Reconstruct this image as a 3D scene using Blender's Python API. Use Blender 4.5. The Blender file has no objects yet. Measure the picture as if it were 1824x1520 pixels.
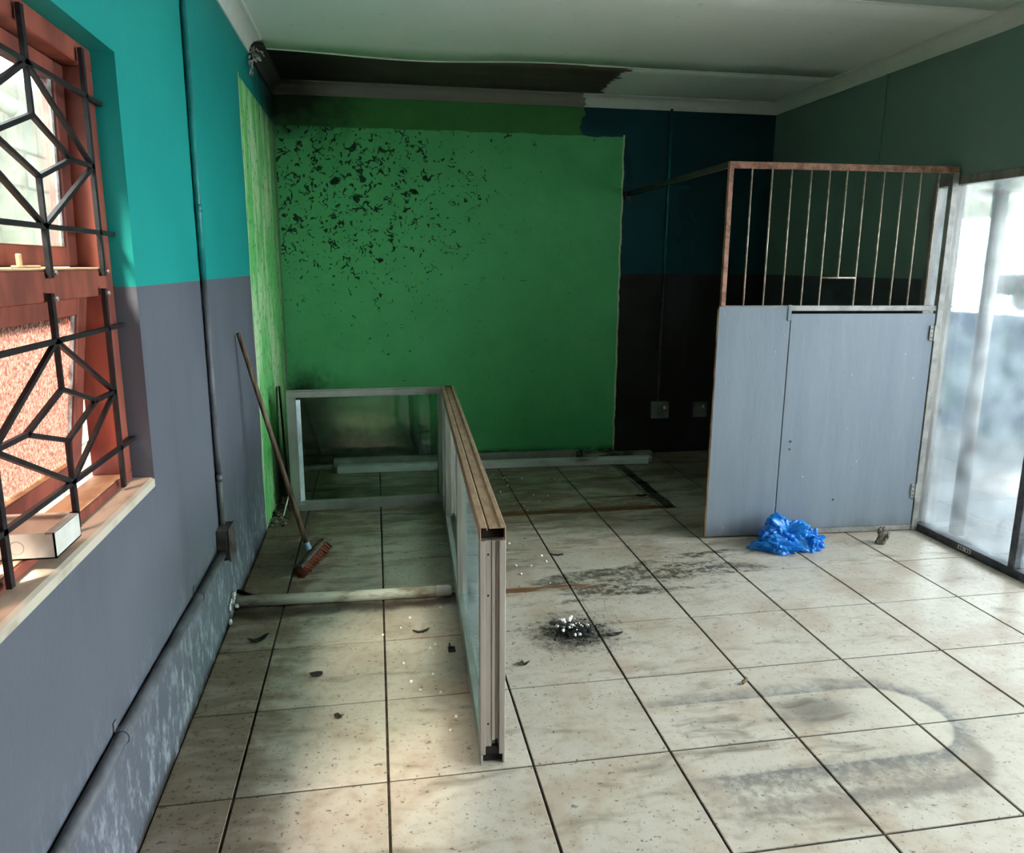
import bpy, math, random
from mathutils import Vector, Matrix, noise as mnoise

random.seed(7)
scene = bpy.context.scene
COL = scene.collection

# ------------------------------------------------------------------ camera
F_PX = 1361.64
YAW, PITCH, ROLL = -0.176084, -0.209106, -0.006339
cam_data = bpy.data.cameras.new('camera')
cam = bpy.data.objects.new('camera', cam_data)
COL.objects.link(cam)
cam_data.sensor_fit = 'HORIZONTAL'
cam_data.sensor_width = 36.0
cam_data.lens = F_PX * 36.0 / 1824.0
cam_data.clip_start = 0.02
Rm = Matrix.Rotation(YAW, 3, 'Z') @ Matrix.Rotation(PITCH, 3, 'X') @ Matrix.Rotation(ROLL, 3, 'Y')
right, fwd, up = Rm.col[0], Rm.col[1], Rm.col[2]
M3 = Matrix((right, up, -fwd)).transposed()
cam.matrix_world = Matrix.Translation((0.4336, -1.9874, 1.4704)) @ M3.to_4x4()
scene.camera = cam

# ------------------------------------------------------------------ sky, sun, exposure
world = bpy.data.worlds.new('overcast_sky')
scene.world = world
world.use_nodes = True
wn = world.node_tree.nodes
wn['Background'].inputs[0].default_value = (0.90, 0.96, 1.0, 1)
wn['Background'].inputs[1].default_value = 20.0
sun_d = bpy.data.lights.new('hazy_sun', 'SUN')
sun_d.energy = 120.0
sun_d.color = (1.0, 0.86, 0.74)
sun_d.angle = math.radians(13)
sun = bpy.data.objects.new('hazy_sun', sun_d)
COL.objects.link(sun)
sun.rotation_euler = Vector((0.33, 0.50, -0.80)).to_track_quat('-Z', 'Y').to_euler()
scene.view_settings.view_transform = 'Standard'
scene.view_settings.look = 'None'
scene.view_settings.gamma = 1.0
scene.view_settings.use_curve_mapping = False
scene.view_settings.exposure = 0.70
cy = scene.cycles
cy.max_bounces = 7
cy.diffuse_bounces = 4
cy.glossy_bounces = 2
cy.transmission_bounces = 6
cy.transparent_max_bounces = 16
cy.caustics_reflective = False
cy.caustics_refractive = False
cy.sample_clamp_indirect = 12.0
cy.use_denoising = True
cy.use_adaptive_sampling = True
cy.adaptive_threshold = 0.04
cy.adaptive_min_samples = 16


# ------------------------------------------------------------------ node helpers
def lin(r, g, b):
    def c(v):
        v /= 255.0
        return v / 12.92 if v <= 0.04045 else ((v + 0.055) / 1.055) ** 2.4
    return (c(r), c(g), c(b), 1.0)


class Mat:
    def __init__(s, name):
        s.m = bpy.data.materials.new(name)
        s.m.use_nodes = True
        s.t = s.m.node_tree
        s.t.nodes.clear()
        s._pos = None

    def n(s, typ, **kw):
        nd = s.t.nodes.new(typ)
        for k, v in kw.items():
            setattr(nd, k, v)
        return nd

    def put(s, sock, v):
        if isinstance(v, bpy.types.NodeSocket):
            s.t.links.new(v, sock)
        elif v is not None:
            if sock.type == 'RGBA' and isinstance(v, (tuple, list)) and len(v) == 3:
                v = tuple(v) + (1.0,)
            sock.default_value = v

    def pos(s):
        if s._pos is None:
            s._pos = s.n('ShaderNodeNewGeometry').outputs['Position']
        return s._pos

    def xyz(s, vec=None):
        sp = s.n('ShaderNodeSeparateXYZ')
        s.put(sp.inputs[0], vec if vec is not None else s.pos())
        return sp.outputs[0], sp.outputs[1], sp.outputs[2]

    def vec(s, x, y, z):
        c = s.n('ShaderNodeCombineXYZ')
        for i, v in enumerate((x, y, z)):
            s.put(c.inputs[i], v)
        return c.outputs[0]

    def scaled(s, sx, sy, sz, vec=None):
        v = s.n('ShaderNodeVectorMath', operation='MULTIPLY')
        s.put(v.inputs[0], vec if vec is not None else s.pos())
        v.inputs[1].default_value = (sx, sy, sz)
        return v.outputs[0]

    def mth(s, op, a, b=0.0, clamp=False):
        nd = s.n('ShaderNodeMath', operation=op)
        nd.use_clamp = clamp
        s.put(nd.inputs[0], a)
        s.put(nd.inputs[1], b)
        return nd.outputs[0]

    def add(s, a, b): return s.mth('ADD', a, b)
    def sub(s, a, b): return s.mth('SUBTRACT', a, b)
    def mul(s, a, b): return s.mth('MULTIPLY', a, b)
    def mx(s, a, b): return s.mth('MAXIMUM', a, b)
    def mn(s, a, b): return s.mth('MINIMUM', a, b)
    def ab(s, a): return s.mth('ABSOLUTE', a)
    def inv(s, a): return s.mth('SUBTRACT', 1.0, a)
    def gt(s, a, b): return s.mth('GREATER_THAN', a, b)
    def lt(s, a, b): return s.mth('LESS_THAN', a, b)

    def ss(s, v, lo, hi):
        nd = s.n('ShaderNodeMapRange', interpolation_type='SMOOTHSTEP')
        s.put(nd.inputs['Value'], v)
        a, b, o0, o1 = (lo, hi, 0.0, 1.0) if lo < hi else (hi, lo, 1.0, 0.0)
        nd.inputs['From Min'].default_value = a
        nd.inputs['From Max'].default_value = b
        nd.inputs['To Min'].default_value = o0
        nd.inputs['To Max'].default_value = o1
        return nd.outputs['Result']

    def noise(s, scale, detail=4.0, rough=0.55, vec=None, dist=0.0):
        nd = s.n('ShaderNodeTexNoise')
        s.put(nd.inputs['Vector'], vec if vec is not None else s.pos())
        nd.inputs['Scale'].default_value = scale
        nd.inputs['Detail'].default_value = min(detail, 3.0)
        nd.inputs['Roughness'].default_value = rough
        nd.inputs['Distortion'].default_value = dist
        return nd.outputs['Fac']

    def ncol(s, scale, detail=3.0, vec=None):
        nd = s.n('ShaderNodeTexNoise')
        s.put(nd.inputs['Vector'], vec if vec is not None else s.pos())
        nd.inputs['Scale'].default_value = scale
        nd.inputs['Detail'].default_value = 1.0
        return nd.outputs['Color']

    def warp(s, amount, scale, vec=None):
        base = vec if vec is not None else s.pos()
        c = s.n('ShaderNodeVectorMath', operation='SUBTRACT')
        s.put(c.inputs[0], s.ncol(scale, 3.0, base))
        c.inputs[1].default_value = (0.5, 0.5, 0.5)
        m = s.n('ShaderNodeVectorMath', operation='MULTIPLY_ADD')
        s.put(m.inputs[0], c.outputs[0])
        m.inputs[1].default_value = (amount,) * 3
        s.put(m.inputs[2], base)
        return m.outputs[0]

    def vor(s, scale, feature='F1', vec=None, rnd=1.0):
        nd = s.n('ShaderNodeTexVoronoi', feature=feature)
        s.put(nd.inputs['Vector'], vec if vec is not None else s.pos())
        nd.inputs['Scale'].default_value = scale
        nd.inputs['Randomness'].default_value = rnd
        return nd.outputs['Distance']

    def mix(s, fac, a, b, blend='MIX'):
        nd = s.n('ShaderNodeMix', data_type='RGBA', blend_type=blend)
        s.put(nd.inputs[0], fac)
        s.put(nd.inputs[6], a)
        s.put(nd.inputs[7], b)
        return nd.outputs[2]

    def bump(s, h, strength=0.3, dist=0.01):
        nd = s.n('ShaderNodeBump')
        nd.inputs['Strength'].default_value = strength
        nd.inputs['Distance'].default_value = dist
        s.put(nd.inputs['Height'], h)
        return nd.outputs[0]

    def out(s, sh):
        o = s.n('ShaderNodeOutputMaterial')
        s.t.links.new(sh, o.inputs['Surface'])
        return s.m

    def pbr(s, color, rough=0.6, metal=0.0, normal=None, spec=0.5, **kw):
        p = s.n('ShaderNodeBsdfPrincipled')
        s.put(p.inputs['Base Color'], color)
        s.put(p.inputs['Roughness'], rough)
        s.put(p.inputs['Metallic'], metal)
        s.put(p.inputs['Specular IOR Level'], spec)
        if normal is not None:
            s.put(p.inputs['Normal'], normal)
        for k, v in kw.items():
            s.put(p.inputs[k], v)
        return s.out(p.outputs[0])


def simple(name, col, rough=0.6, metal=0.0, vary=0.25, scale=12.0, dirt=None, dirt_amt=0.0, bump=0.0, spec=0.5):
    b = Mat(name)
    n1 = b.noise(scale, 5.0, 0.6)
    dark = tuple(c * (1 - vary) for c in col[:3]) + (1.0,)
    lite = tuple(min(1.0, c * (1 + vary * 0.5)) for c in col[:3]) + (1.0,)
    c = b.mix(n1, dark, lite)
    if dirt is not None:
        n2 = b.noise(scale * 2.3, 6.0, 0.7)
        c = b.mix(b.mul(b.ss(n2, 0.62 - 0.3 * dirt_amt, 0.72), min(1.0, dirt_amt + 0.2)), c, dirt)
    nm = b.bump(b.noise(scale * 6, 4.0), bump, 0.004) if bump else None
    return b.pbr(c, rough, metal, nm, spec)


# ------------------------------------------------------------------ paint on walls
TEAL = lin(22, 158, 150)
GREY = lin(134, 137, 147)
GREEN = lin(88, 190, 104)


def wall_material(kind):
    """teal over grey paint; kind adds the green coat of the back wall or of the left wall"""
    b = Mat('painted_plaster_' + kind)
    x, y, z = b.xyz()
    big = b.noise(1.6, 2.0, 0.6)
    med = b.noise(9.0, 3.0, 0.65)
    fine = b.noise(60.0, 2.0, 0.7)
    top = b.ss(b.add(z, b.mul(b.sub(med, 0.5), 0.004)), 1.402, 1.407)
    teal = b.mix(big, lin(8, 118, 114), lin(22, 140, 132))
    grey = b.mix(big, lin(72, 74, 82), lin(92, 94, 102))
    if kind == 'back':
        teal = b.mix(big, lin(2, 60, 66), lin(6, 74, 80))  # back wall darkened: shade behind the gate put into the paint colour
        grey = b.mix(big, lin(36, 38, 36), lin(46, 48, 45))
    if kind == 'right':
        teal = b.mix(0.8, teal, lin(128, 142, 132))  # lightened toward grey-green to carry the bright veil near the glazing
        return b.pbr(b.mix(top, grey, teal), 0.65, 0.0, b.bump(fine, 0.2, 0.003), 0.25)
    streak = b.noise(5.0, 3.0, 0.6, vec=b.scaled(1.0, 1.0, 0.18))
    grey = b.mix(b.mul(b.ss(streak, 0.5, 0.75), 0.45), grey, lin(70, 70, 76))
    # damp and whitish salt bloom low on the grey
    low = b.ss(z, 0.55, 0.02)
    bloom = b.mul(b.mul(low, 0.0 if kind == 'back' else 1.0), b.ss(b.noise(26.0, 3.0, 0.75, vec=b.scaled(1, 1, 0.45)), 0.48, 0.66))
    grey = b.mix(b.mul(bloom, 0.38), grey, lin(190, 192, 198))
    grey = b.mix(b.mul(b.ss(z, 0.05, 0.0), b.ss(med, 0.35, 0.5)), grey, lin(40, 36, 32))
    col = b.mix(top, grey, teal)
    edge = b.mul(b.sub(med, 0.5), 0.03)
    mn1 = b.noise(4.0, 3.0, 0.7)
    mw = b.sub(mn1, 0.5)
    cy_ = b.sub(y, 3.69)
    cz_ = b.sub(z, 2.62)
    cx_ = b.add(x, 0.204)
    if kind == 'back':
        gb = b.mul(b.lt(b.add(x, edge), 2.262), b.lt(b.add(z, edge), 2.385))
        rag = b.mul(b.sub(b.noise(11.0, 3.0, 0.6), 0.5), 0.16)
        gt_ = b.mul(b.lt(b.add(x, rag), 1.95), b.gt(z, 2.37))
        gcol = b.mix(mn1, lin(74, 168, 100), lin(104, 200, 130))
        gtcol = b.mix(mn1, lin(54, 118, 60), lin(80, 146, 78))
        col = b.mix(gt_, col, gtcol)
        col = b.mix(gb, col, gcol)
        gany = b.mx(gb, gt_)
        e1 = b.mul(b.lt(b.ab(b.sub(b.add(x, edge), 2.262)), 0.007), b.lt(z, 2.40))
        col = b.mix(b.mul(e1, 0.8), col, lin(206, 220, 176))
        # flaking and black spots, thickest towards the top left corner
        dx = b.sub(x, 0.15)
        dz = b.sub(z, 2.0)
        rad = b.mth('SQRT', b.add(b.mul(b.mul(dx, dx), 0.6), b.mul(b.mul(dz, dz), 1.2)))
        dens = b.ss(rad, 1.5, 0.0)
        wv = b.warp(0.10, 14.0)
        rg = b.ab(b.sub(b.noise(8.0, 2.0, 0.6, vec=wv), 0.5))
        gn = b.noise(15.0, 3.0, 0.65)
        crm = b.mul(b.lt(rg, b.add(b.mul(dens, 0.022), 0.003)), b.ss(b.add(gn, b.mul(dens, 0.15)), 0.60, 0.64))
        sp = b.noise(32.0, 3.0, 0.6, vec=wv)
        spm = b.ss(b.add(sp, b.mul(dens, 0.14)), 0.715, 0.74)
        flk = b.mul(b.mx(crm, spm), gb)
        col = b.mix(b.mul(flk, 0.93), col, lin(16, 30, 14))
        # black mould in the corner by the ceiling and along the foot of the wall
        dcor = b.mth('SQRT', b.add(b.mul(b.mul(cx_, cx_), 0.7), b.mul(b.mul(cz_, cz_), 2.0)))
        m_cor = b.mul(b.ss(b.add(dcor, b.mul(mw, 0.5)), 0.62, 0.16), gany)
        olive = b.mul(b.ss(z, 0.75, 0.35), b.ss(x, 1.0, 0.55))
        col = b.mix(b.mul(olive, 0.55), col, lin(92, 112, 62))
        m_ft = b.mul(b.ss(b.add(z, b.mul(mw, 0.5)), 0.42, 0.12), b.ss(x, 1.25, 0.70))
        m_ft2 = b.mul(b.ss(b.add(z, b.mul(mw, 0.9)), 0.85, 0.35), b.ss(x, 0.32, -0.05))
        m_sk = b.mul(b.mul(b.ss(b.add(z, b.mul(edge, 3.0)), 0.09, 0.03), b.ss(med, 0.35, 0.55)), gany)
        mould = b.mx(b.mx(m_cor, m_sk), b.mx(m_ft, m_ft2))
        col = b.mix(b.mul(mould, 0.92), col, lin(16, 22, 14))
    else:
        gl_edge = b.add(2.27, b.mul(b.sub(big, 0.5), 0.12))
        gl = b.mul(b.gt(y, gl_edge), b.lt(z, 2.385))
        vs_ = b.noise(7.0, 3.0, 0.7, vec=b.scaled(1, 1, 0.25))
        glcol = b.mix(b.ss(vs_, 0.42, 0.62), lin(104, 192, 106), lin(186, 218, 164))
        col = b.mix(gl, col, glcol)
        e2 = b.mul(b.lt(b.ab(b.sub(y, gl_edge)), 0.010), b.lt(z, 2.40))
        col = b.mix(b.mul(e2, 0.8), col, lin(206, 220, 176))
        spl = b.mul(b.ss(b.noise(34.0, 3.0, 0.65, vec=b.scaled(1, 1, 0.5)), 0.595, 0.64), gl)
        col = b.mix(b.mul(spl, 0.9), col, lin(40, 42, 22))
        dcor = b.mth('SQRT', b.add(b.mul(b.mul(cy_, cy_), 0.30), b.mul(b.mul(cz_, cz_), 2.0)))
        m_cor = b.mul(b.ss(b.add(dcor, b.mul(mw, 0.5)), 0.72, 0.22), b.gt(y, 2.30))
        m_lft = b.mul(b.ss(b.add(z, b.mul(mw, 0.4)), 0.45, 0.10), b.ss(y, 2.5, 3.0))
        m_up = b.mul(b.ss(b.add(y, b.mul(mw, 0.3)), 3.30, 3.62), 0.6)
        col = b.mix(b.mul(b.mx(b.mx(m_cor, m_lft), m_up), 0.9), col, lin(18, 24, 15))
    return b.pbr(col, 0.65, 0.0, b.bump(fine, 0.22, 0.004), 0.25)


def floor_material():
    b = Mat('glazed_floor_tile')
    x, y, z = b.xyz()
    oi = b.n('ShaderNodeObjectInfo').outputs['Random']
    big = b.noise(1.3, 4.0, 0.6)
    med = b.noise(6.0, 6.0, 0.62, vec=b.warp(0.25, 4.0))
    fine = b.noise(26.0, 6.0, 0.7)
    streak = b.noise(5.5, 7.0, 0.68, vec=b.scaled(0.42, 1.7, 1.0, b.warp(0.10, 5.0)))
    base = b.mix(med, lin(166, 155, 138), lin(204, 194, 179))
    base = b.mix(b.mul(oi, 0.25), base, lin(168, 160, 144))
    base = b.mix(b.mul(b.ss(fine, 0.48, 0.70), 0.35), base, lin(140, 114, 88))
    base = b.mix(b.mul(b.ss(b.noise(3.2, 3.0, 0.7), 0.46, 0.64), 0.40), base, lin(150, 122, 98))
    # how dirty a place is
    back = b.ss(y, 0.7, 2.7)
    wallside = b.ss(b.add(x, b.mul(b.sub(med, 0.5), 0.5)), 0.22, -0.05)
    farright = b.ss(x, 1.7, 2.9)
    dirt = b.add(b.add(0.36, b.mul(back, 0.38)), b.mul(wallside, 0.50))
    dirt = b.sub(dirt, b.mul(farright, 0.14))
    smear_y = b.ss(b.ab(b.sub(y, b.add(1.30, b.mul(b.sub(x, 1.6), 0.12)))), 0.34, 0.02)
    smear_x = b.mul(b.ss(x, 0.95, 1.35), b.ss(x, 2.55, 2.0))
    smear = b.mul(smear_y, smear_x)
    grime = b.ss(b.add(streak, b.mul(b.sub(dirt, 0.5), 0.42)), 0.46, 0.70)
    base = b.mix(b.mul(grime, 0.62), base, lin(98, 84, 62))
    sm = b.ss(b.add(streak, b.mul(smear, 0.28)), 0.60, 0.76)
    base = b.mix(b.mul(b.mul(b.mul(sm, b.ss(smear, 0.02, 0.3)), b.ss(fine, 0.36, 0.58)), 0.85), base, lin(52, 50, 46))
    base = b.mix(b.mul(b.mul(back, b.ss(big, 0.40, 0.62)), 0.55), base, lin(110, 100, 68))
    base = b.mix(b.mul(wallside, 0.62), base, lin(98, 80, 60))
    # dark specks of dried mud
    spk = b.noise(62.0, 3.0, 0.6)
    spk2 = b.noise(30.0, 4.0, 0.7, vec=b.scaled(0.7, 1.3, 1.0))
    spm = b.mx(b.ss(b.add(spk, b.mul(dirt, 0.07)), 0.67, 0.70), b.ss(b.add(spk2, b.mul(dirt, 0.08)), 0.68, 0.715))
    base = b.mix(b.mul(spm, 0.75), base, lin(62, 46, 32))
    # hairline cracks in a few tiles
    ck = b.vor(1.9, 'DISTANCE_TO_EDGE', b.warp(0.5, 3.5))
    ckm = b.mul(b.lt(ck, 0.0035), b.mul(b.ss(b.noise(1.5, 2.0), 0.58, 0.62), b.ss(y, 0.8, 1.2)))
    base = b.mix(b.mul(ckm, 0.75), base, lin(58, 48, 36))
    # lengthwise print left by a counter that stood here, round at one end
    px = b.mx(b.sub(x, 2.08), 0.0)
    py = b.sub(y, 0.045)
    d1 = b.sub(b.mth('SQRT', b.add(b.mul(px, px), b.mul(py, py))), 0.185)
    fadeL = b.ss(b.add(x, b.mul(b.sub(med, 0.5), 0.3)), 1.12, 1.55)
    ring = b.mul(b.mul(b.ss(d1, -0.004, 0.008), b.ss(b.add(d1, b.mul(b.sub(med, 0.5), 0.05)), 0.095, 0.0)), fadeL)
    base = b.mix(b.mul(b.mul(ring, b.add(0.35, b.mul(b.ss(fine, 0.3, 0.6), 0.65))), 0.80), base, lin(84, 86, 88))
    inside = b.mul(b.ss(d1, 0.0, -0.01), fadeL)
    base = b.mix(b.mul(b.mul(inside, b.ss(x, 2.02, 2.12)), 0.45), base, lin(200, 190, 172))
    blotx = b.sub(x, 1.86)
    bloty = b.sub(y, 0.13)
    bd = b.mth('SQRT', b.add(b.mul(b.mul(blotx, blotx), 0.35), b.mul(bloty, bloty)))
    base = b.mix(b.mul(b.ss(b.add(bd, b.mul(b.sub(fine, 0.5), 0.12)), 0.12, 0.02), 0.70), base, lin(92, 82, 74))
    in_d = b.mul(b.mul(inside, b.ss(streak, 0.48, 0.66)), b.ss(x, 2.1, 1.9))
    base = b.mix(b.mul(in_d, 0.55), base, lin(86, 76, 64))
    px2 = b.mx(b.sub(x, 2.06), 0.0)
    py2 = b.add(y, 0.10)
    d2 = b.sub(b.mth('SQRT', b.add(b.mul(px2, px2), b.mul(py2, py2))), 0.19)
    low = b.ss(y, 0.0, -0.1)
    r2 = b.mul(b.mul(b.ss(b.ab(b.add(d2, b.mul(b.sub(med, 0.5), 0.05))), 0.045, 0.005), low), b.ss(x, 1.25, 1.75))
    base = b.mix(b.mul(r2, 0.55), base, lin(100, 84, 74))
    band = b.mul(b.mul(b.ss(y, -0.10, -0.16), b.ss(y, -0.42, -0.26)), b.mul(b.ss(x, 1.2, 1.5), b.ss(x, 2.25, 2.0)))
    base = b.mix(b.mul(b.mul(band, b.ss(fine, 0.32, 0.62)), 0.55), base, lin(104, 98, 94))
    # rusty outline of a removed unit
    wob = b.mul(b.sub(fine, 0.5), 0.02)
    s1 = b.mul(b.lt(b.ab(b.add(b.sub(y, 2.335), wob)), 0.036), b.mul(b.gt(x, 0.80), b.lt(x, 2.235)))
    base = b.mix(b.mul(s1, b.add(0.55, b.mul(fine, 0.8))), base, lin(108, 62, 26))
    s2 = b.mul(b.lt(b.ab(b.add(b.sub(x, 2.205), wob)), 0.035), b.mul(b.gt(y, 2.30), b.lt(y, 3.45)))
    base = b.mix(b.mul(s2, 0.85), base, lin(44, 36, 24))
    s3 = b.mul(b.lt(b.ab(b.add(b.sub(y, 1.245), wob)), 0.026), b.mul(b.gt(x, 0.7), b.lt(b.add(x, b.mul(med, 0.6)), 1.75)))
    base = b.mix(b.mul(s3, b.ss(streak, 0.36, 0.55)), base, lin(112, 76, 52))
    # soot round the ash heap, damp dark line under the loose pipe
    ax = b.sub(x, 1.19)
    ay = b.sub(y, 0.80)
    ad = b.mth('SQRT', b.add(b.mul(b.mul(ax, ax), 0.75), b.mul(ay, ay)))
    soot = b.ss(b.add(ad, b.mul(b.sub(fine, 0.5), 0.42)), 0.22, 0.05)
    base = b.mix(b.mul(soot, 0.82), base, lin(30, 25, 20))
    damp = b.mul(b.ss(b.ab(b.add(b.sub(y, 1.185), b.mul(b.sub(med, 0.5), 0.12))), 0.075, 0.015), b.ss(x, 0.82, 0.70))
    base = b.mix(b.mul(damp, 0.85), base, lin(40, 30, 20))
    rough = b.add(0.20, b.mul(b.mx(grime, b.mul(fine, 0.55)), 0.38))
    nm = b.bump(fine, 0.06, 0.003)
    return b.pbr(base, rough, 0.0, nm, 0.5)


def ceiling_material():
    b = Mat('painted_ceiling_board')
    x, y, z = b.xyz()
    n1 = b.noise(2.0, 5.0, 0.6)
    n2 = b.noise(12.0, 6.0, 0.65)
    c = b.mix(n1, lin(220, 226, 214), lin(234, 238, 228))
    c = b.mix(b.mul(b.ss(n2, 0.64, 0.76), 0.3), c, lin(160, 164, 150))
    rag = b.mul(b.sub(b.noise(9.0, 4.0, 0.55, vec=b.scaled(0.5, 1.6, 1)), 0.5), 0.30)
    stain = b.mul(b.gt(y, 2.872), b.lt(b.add(x, rag), 2.03))
    dk = b.mix(b.noise(3.0, 5.0, 0.6, vec=b.scaled(0.5, 2.0, 1)), lin(60, 57, 45), lin(100, 92, 76))
    dk = b.mix(b.ss(x, 0.7, -0.1), dk, lin(26, 26, 20))
    c = b.mix(stain, c, dk)
    nm = b.bump(n2, 0.15, 0.003)
    return b.pbr(c, 0.75, 0.0, nm, 0.2)


def cornice_material():
    b = Mat('cornice_plaster')
    x, y, z = b.xyz()
    n2 = b.noise(10.0, 6.0, 0.65)
    c = b.mix(n2, lin(198, 200, 190), lin(222, 222, 214))
    rag = b.mul(b.sub(n2, 0.5), 0.25)
    dirty = b.mul(b.gt(y, 2.66), b.lt(b.add(x, rag), 1.95))
    c = b.mix(b.mul(dirty, 0.80), c, lin(104, 94, 78))
    mould = b.mul(b.mul(b.gt(y, 2.66), b.ss(b.add(x, rag), 0.35, -0.10)), 0.85)
    c = b.mix(mould, c, lin(34, 32, 26))
    return b.pbr(c, 0.7, 0.0, b.bump(n2, 0.2, 0.003), 0.2)


def glass_material(name, tint=(0.93, 0.97, 0.95, 1), dust=0.05, refl=0.09, dcol=(0.75, 0.8, 0.8, 1)):
    b = Mat(name)
    tr = b.n('ShaderNodeBsdfTransparent')
    tr.inputs[0].default_value = tint
    gl = b.n('ShaderNodeBsdfGlossy')
    gl.inputs['Roughness'].default_value = 0.04
    fr = b.n('ShaderNodeFresnel')
    fr.inputs[0].default_value = 1.5
    m1 = b.n('ShaderNodeMixShader')
    b.put(m1.inputs[0], b.mn(b.add(b.mul(fr.outputs[0], 0.9), refl - 0.04), 0.85))
    b.t.links.new(tr.outputs[0], m1.inputs[1])
    b.t.links.new(gl.outputs[0], m1.inputs[2])
    df = b.n('ShaderNodeBsdfTranslucent')
    df.inputs[0].default_value = dcol
    m2 = b.n('ShaderNodeMixShader')
    n1 = b.noise(7.0, 6.0, 0.65)
    b.put(m2.inputs[0], b.mul(b.add(0.35, b.ss(n1, 0.30, 0.75)), dust * 1.3))
    b.t.links.new(m1.outputs[0], m2.inputs[1])
    b.t.links.new(df.outputs[0], m2.inputs[2])
    return b.out(m2.outputs[0])


def obscure_glass_material():
    b = Mat('obscure_granular_glass')
    n1 = b.noise(130.0, 2.0, 0.6)
    nm = b.bump(n1, 0.9, 0.004)
    tl = b.n('ShaderNodeBsdfTranslucent')
    b.put(tl.inputs[0], b.mix(b.ss(n1, 0.42, 0.62), lin(98, 76, 70), lin(150, 126, 118)))
    b.put(tl.inputs['Normal'], nm)
    tr = b.n('ShaderNodeBsdfTransparent')
    tr.inputs[0].default_value = (0.42, 0.36, 0.34, 1)
    gl = b.n('ShaderNodeBsdfGlossy')
    gl.inputs['Roughness'].default_value = 0.25
    b.put(gl.inputs['Normal'], nm)
    m1 = b.n('ShaderNodeMixShader')
    b.put(m1.inputs[0], b.add(0.10, b.mul(b.ss(n1, 0.44, 0.58), 0.55)))
    b.t.links.new(tl.outputs[0], m1.inputs[1])
    b.t.links.new(tr.outputs[0], m1.inputs[2])
    m2 = b.n('ShaderNodeMixShader')
    m2.inputs[0].default_value = 0.06
    b.t.links.new(m1.outputs[0], m2.inputs[1])
    b.t.links.new(gl.outputs[0], m2.inputs[2])
    return b.out(m2.outputs[0])


def gate_board_material():
    b = Mat('grey_painted_plywood')
    x, y, z = b.xyz()
    g = b.noise(8.0, 6.0, 0.65, vec=b.scaled(1, 1, 0.12))
    n2 = b.noise(40.0, 4.0, 0.6, vec=b.scaled(1, 1, 0.25))
    c = b.mix(g, lin(108, 117, 129), lin(134, 142, 151))
    c = b.mix(b.mul(b.ss(n2, 0.66, 0.72), 0.45), c, lin(112, 118, 128))
    c = b.mix(b.mul(b.ss(b.noise(55.0, 3.0, vec=b.scaled(1, 1, 0.4)), 0.74, 0.77), 0.8), c, lin(226, 230, 234))
    c = b.mix(b.mul(b.ss(b.add(z, b.mul(b.sub(g, 0.5), 0.2)), 0.12, 0.0), 0.5), c, lin(92, 92, 92))
    return b.pbr(c, 0.5, 0.0, b.bump(n2, 0.3, 0.003), 0.4)


def plain_noise(name, c1, c2, scale, rough=0.6, metal=0.0, stretch=(1, 1, 1), lo=0.35, hi=0.65, bump=0.2, spec=0.4):
    b = Mat(name)
    n = b.noise(scale, 6.0, 0.65, vec=b.scaled(*stretch))
    return b.pbr(b.mix(b.ss(n, lo, hi), c1, c2), rough, metal, b.bump(n, bump, 0.003), spec)


MAT = {}
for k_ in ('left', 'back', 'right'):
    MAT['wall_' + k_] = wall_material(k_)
MAT['floor'] = floor_material()
MAT['ceiling'] = ceiling_material()
MAT['cornice'] = cornice_material()
MAT['grout'] = plain_noise('dark_grout', lin(34, 28, 22), lin(70, 60, 48), 30, 0.9)
MAT['board'] = gate_board_material()
MAT['glass'] = glass_material('dusty_clear_glass', dust=0.015)
MAT['glass_green'] = glass_material('greenish_partition_glass', (0.80, 0.90, 0.84, 1), 0.06, 0.08)
MAT['glass_shop'] = glass_material('hazy_shopfront_glass', (0.90, 0.94, 0.95, 1), 0.020, 0.08, (0.80, 0.86, 0.90, 1))
MAT['obscure'] = obscure_glass_material()
MAT['alu'] = plain_noise('dull_aluminium', lin(160, 160, 152), lin(182, 182, 174), 6, 0.42, 0.5, (1, 1, 0.3), 0.3, 0.7, 0.05)
MAT['alu_dusty'] = plain_noise('dust_caked_aluminium', lin(142, 112, 86), lin(170, 142, 114), 22, 0.85, 0.0, (2.0, 0.7, 1), 0.3, 0.75, 0.15)
MAT['alu_end'] = plain_noise('brownish_aluminium', lin(158, 146, 134), lin(178, 168, 156), 12, 0.5, 0.3, (3, 3, 0.12), 0.3, 0.7, 0.05)
MAT['alu_dark'] = plain_noise('dark_grey_frame', lin(58, 60, 64), lin(92, 92, 96), 14, 0.5, 0.2)
MAT['alu_shop'] = plain_noise('grey_shopfront_frame', lin(112, 110, 106), lin(146, 142, 136), 9, 0.45, 0.3, (1, 1, 0.3))
MAT['bead'] = plain_noise('pale_glazing_bead', lin(196, 206, 212), lin(226, 232, 236), 9, 0.4, 0.1)
MAT['hollow'] = simple('dark_dirt_and_hollow', lin(30, 22, 14), 0.95, vary=0.5, scale=40)  # dark brown: dirt, and shade painted into rail ends and screw holes
MAT['rust_pink'] = plain_noise('rust_primer_steel', lin(124, 84, 68), lin(172, 126, 104), 22, 0.7, 0.0)
MAT['bar_pale'] = plain_noise('pale_rusty_rod', lin(150, 128, 110), lin(190, 176, 160), 30, 0.6, 0.2)
MAT['steel_grey'] = plain_noise('grey_painted_steel', lin(128, 126, 122), lin(158, 154, 148), 14, 0.5, 0.2)
MAT['raw_wood'] = plain_noise('raw_plywood_edge', lin(92, 62, 38), lin(156, 112, 70), 20, 0.85, 0.0, (1, 1, 0.2))
MAT['bars'] = plain_noise('black_steel_bars', lin(16, 14, 16), lin(32, 29, 31), 40, 0.5, 0.2)
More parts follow.
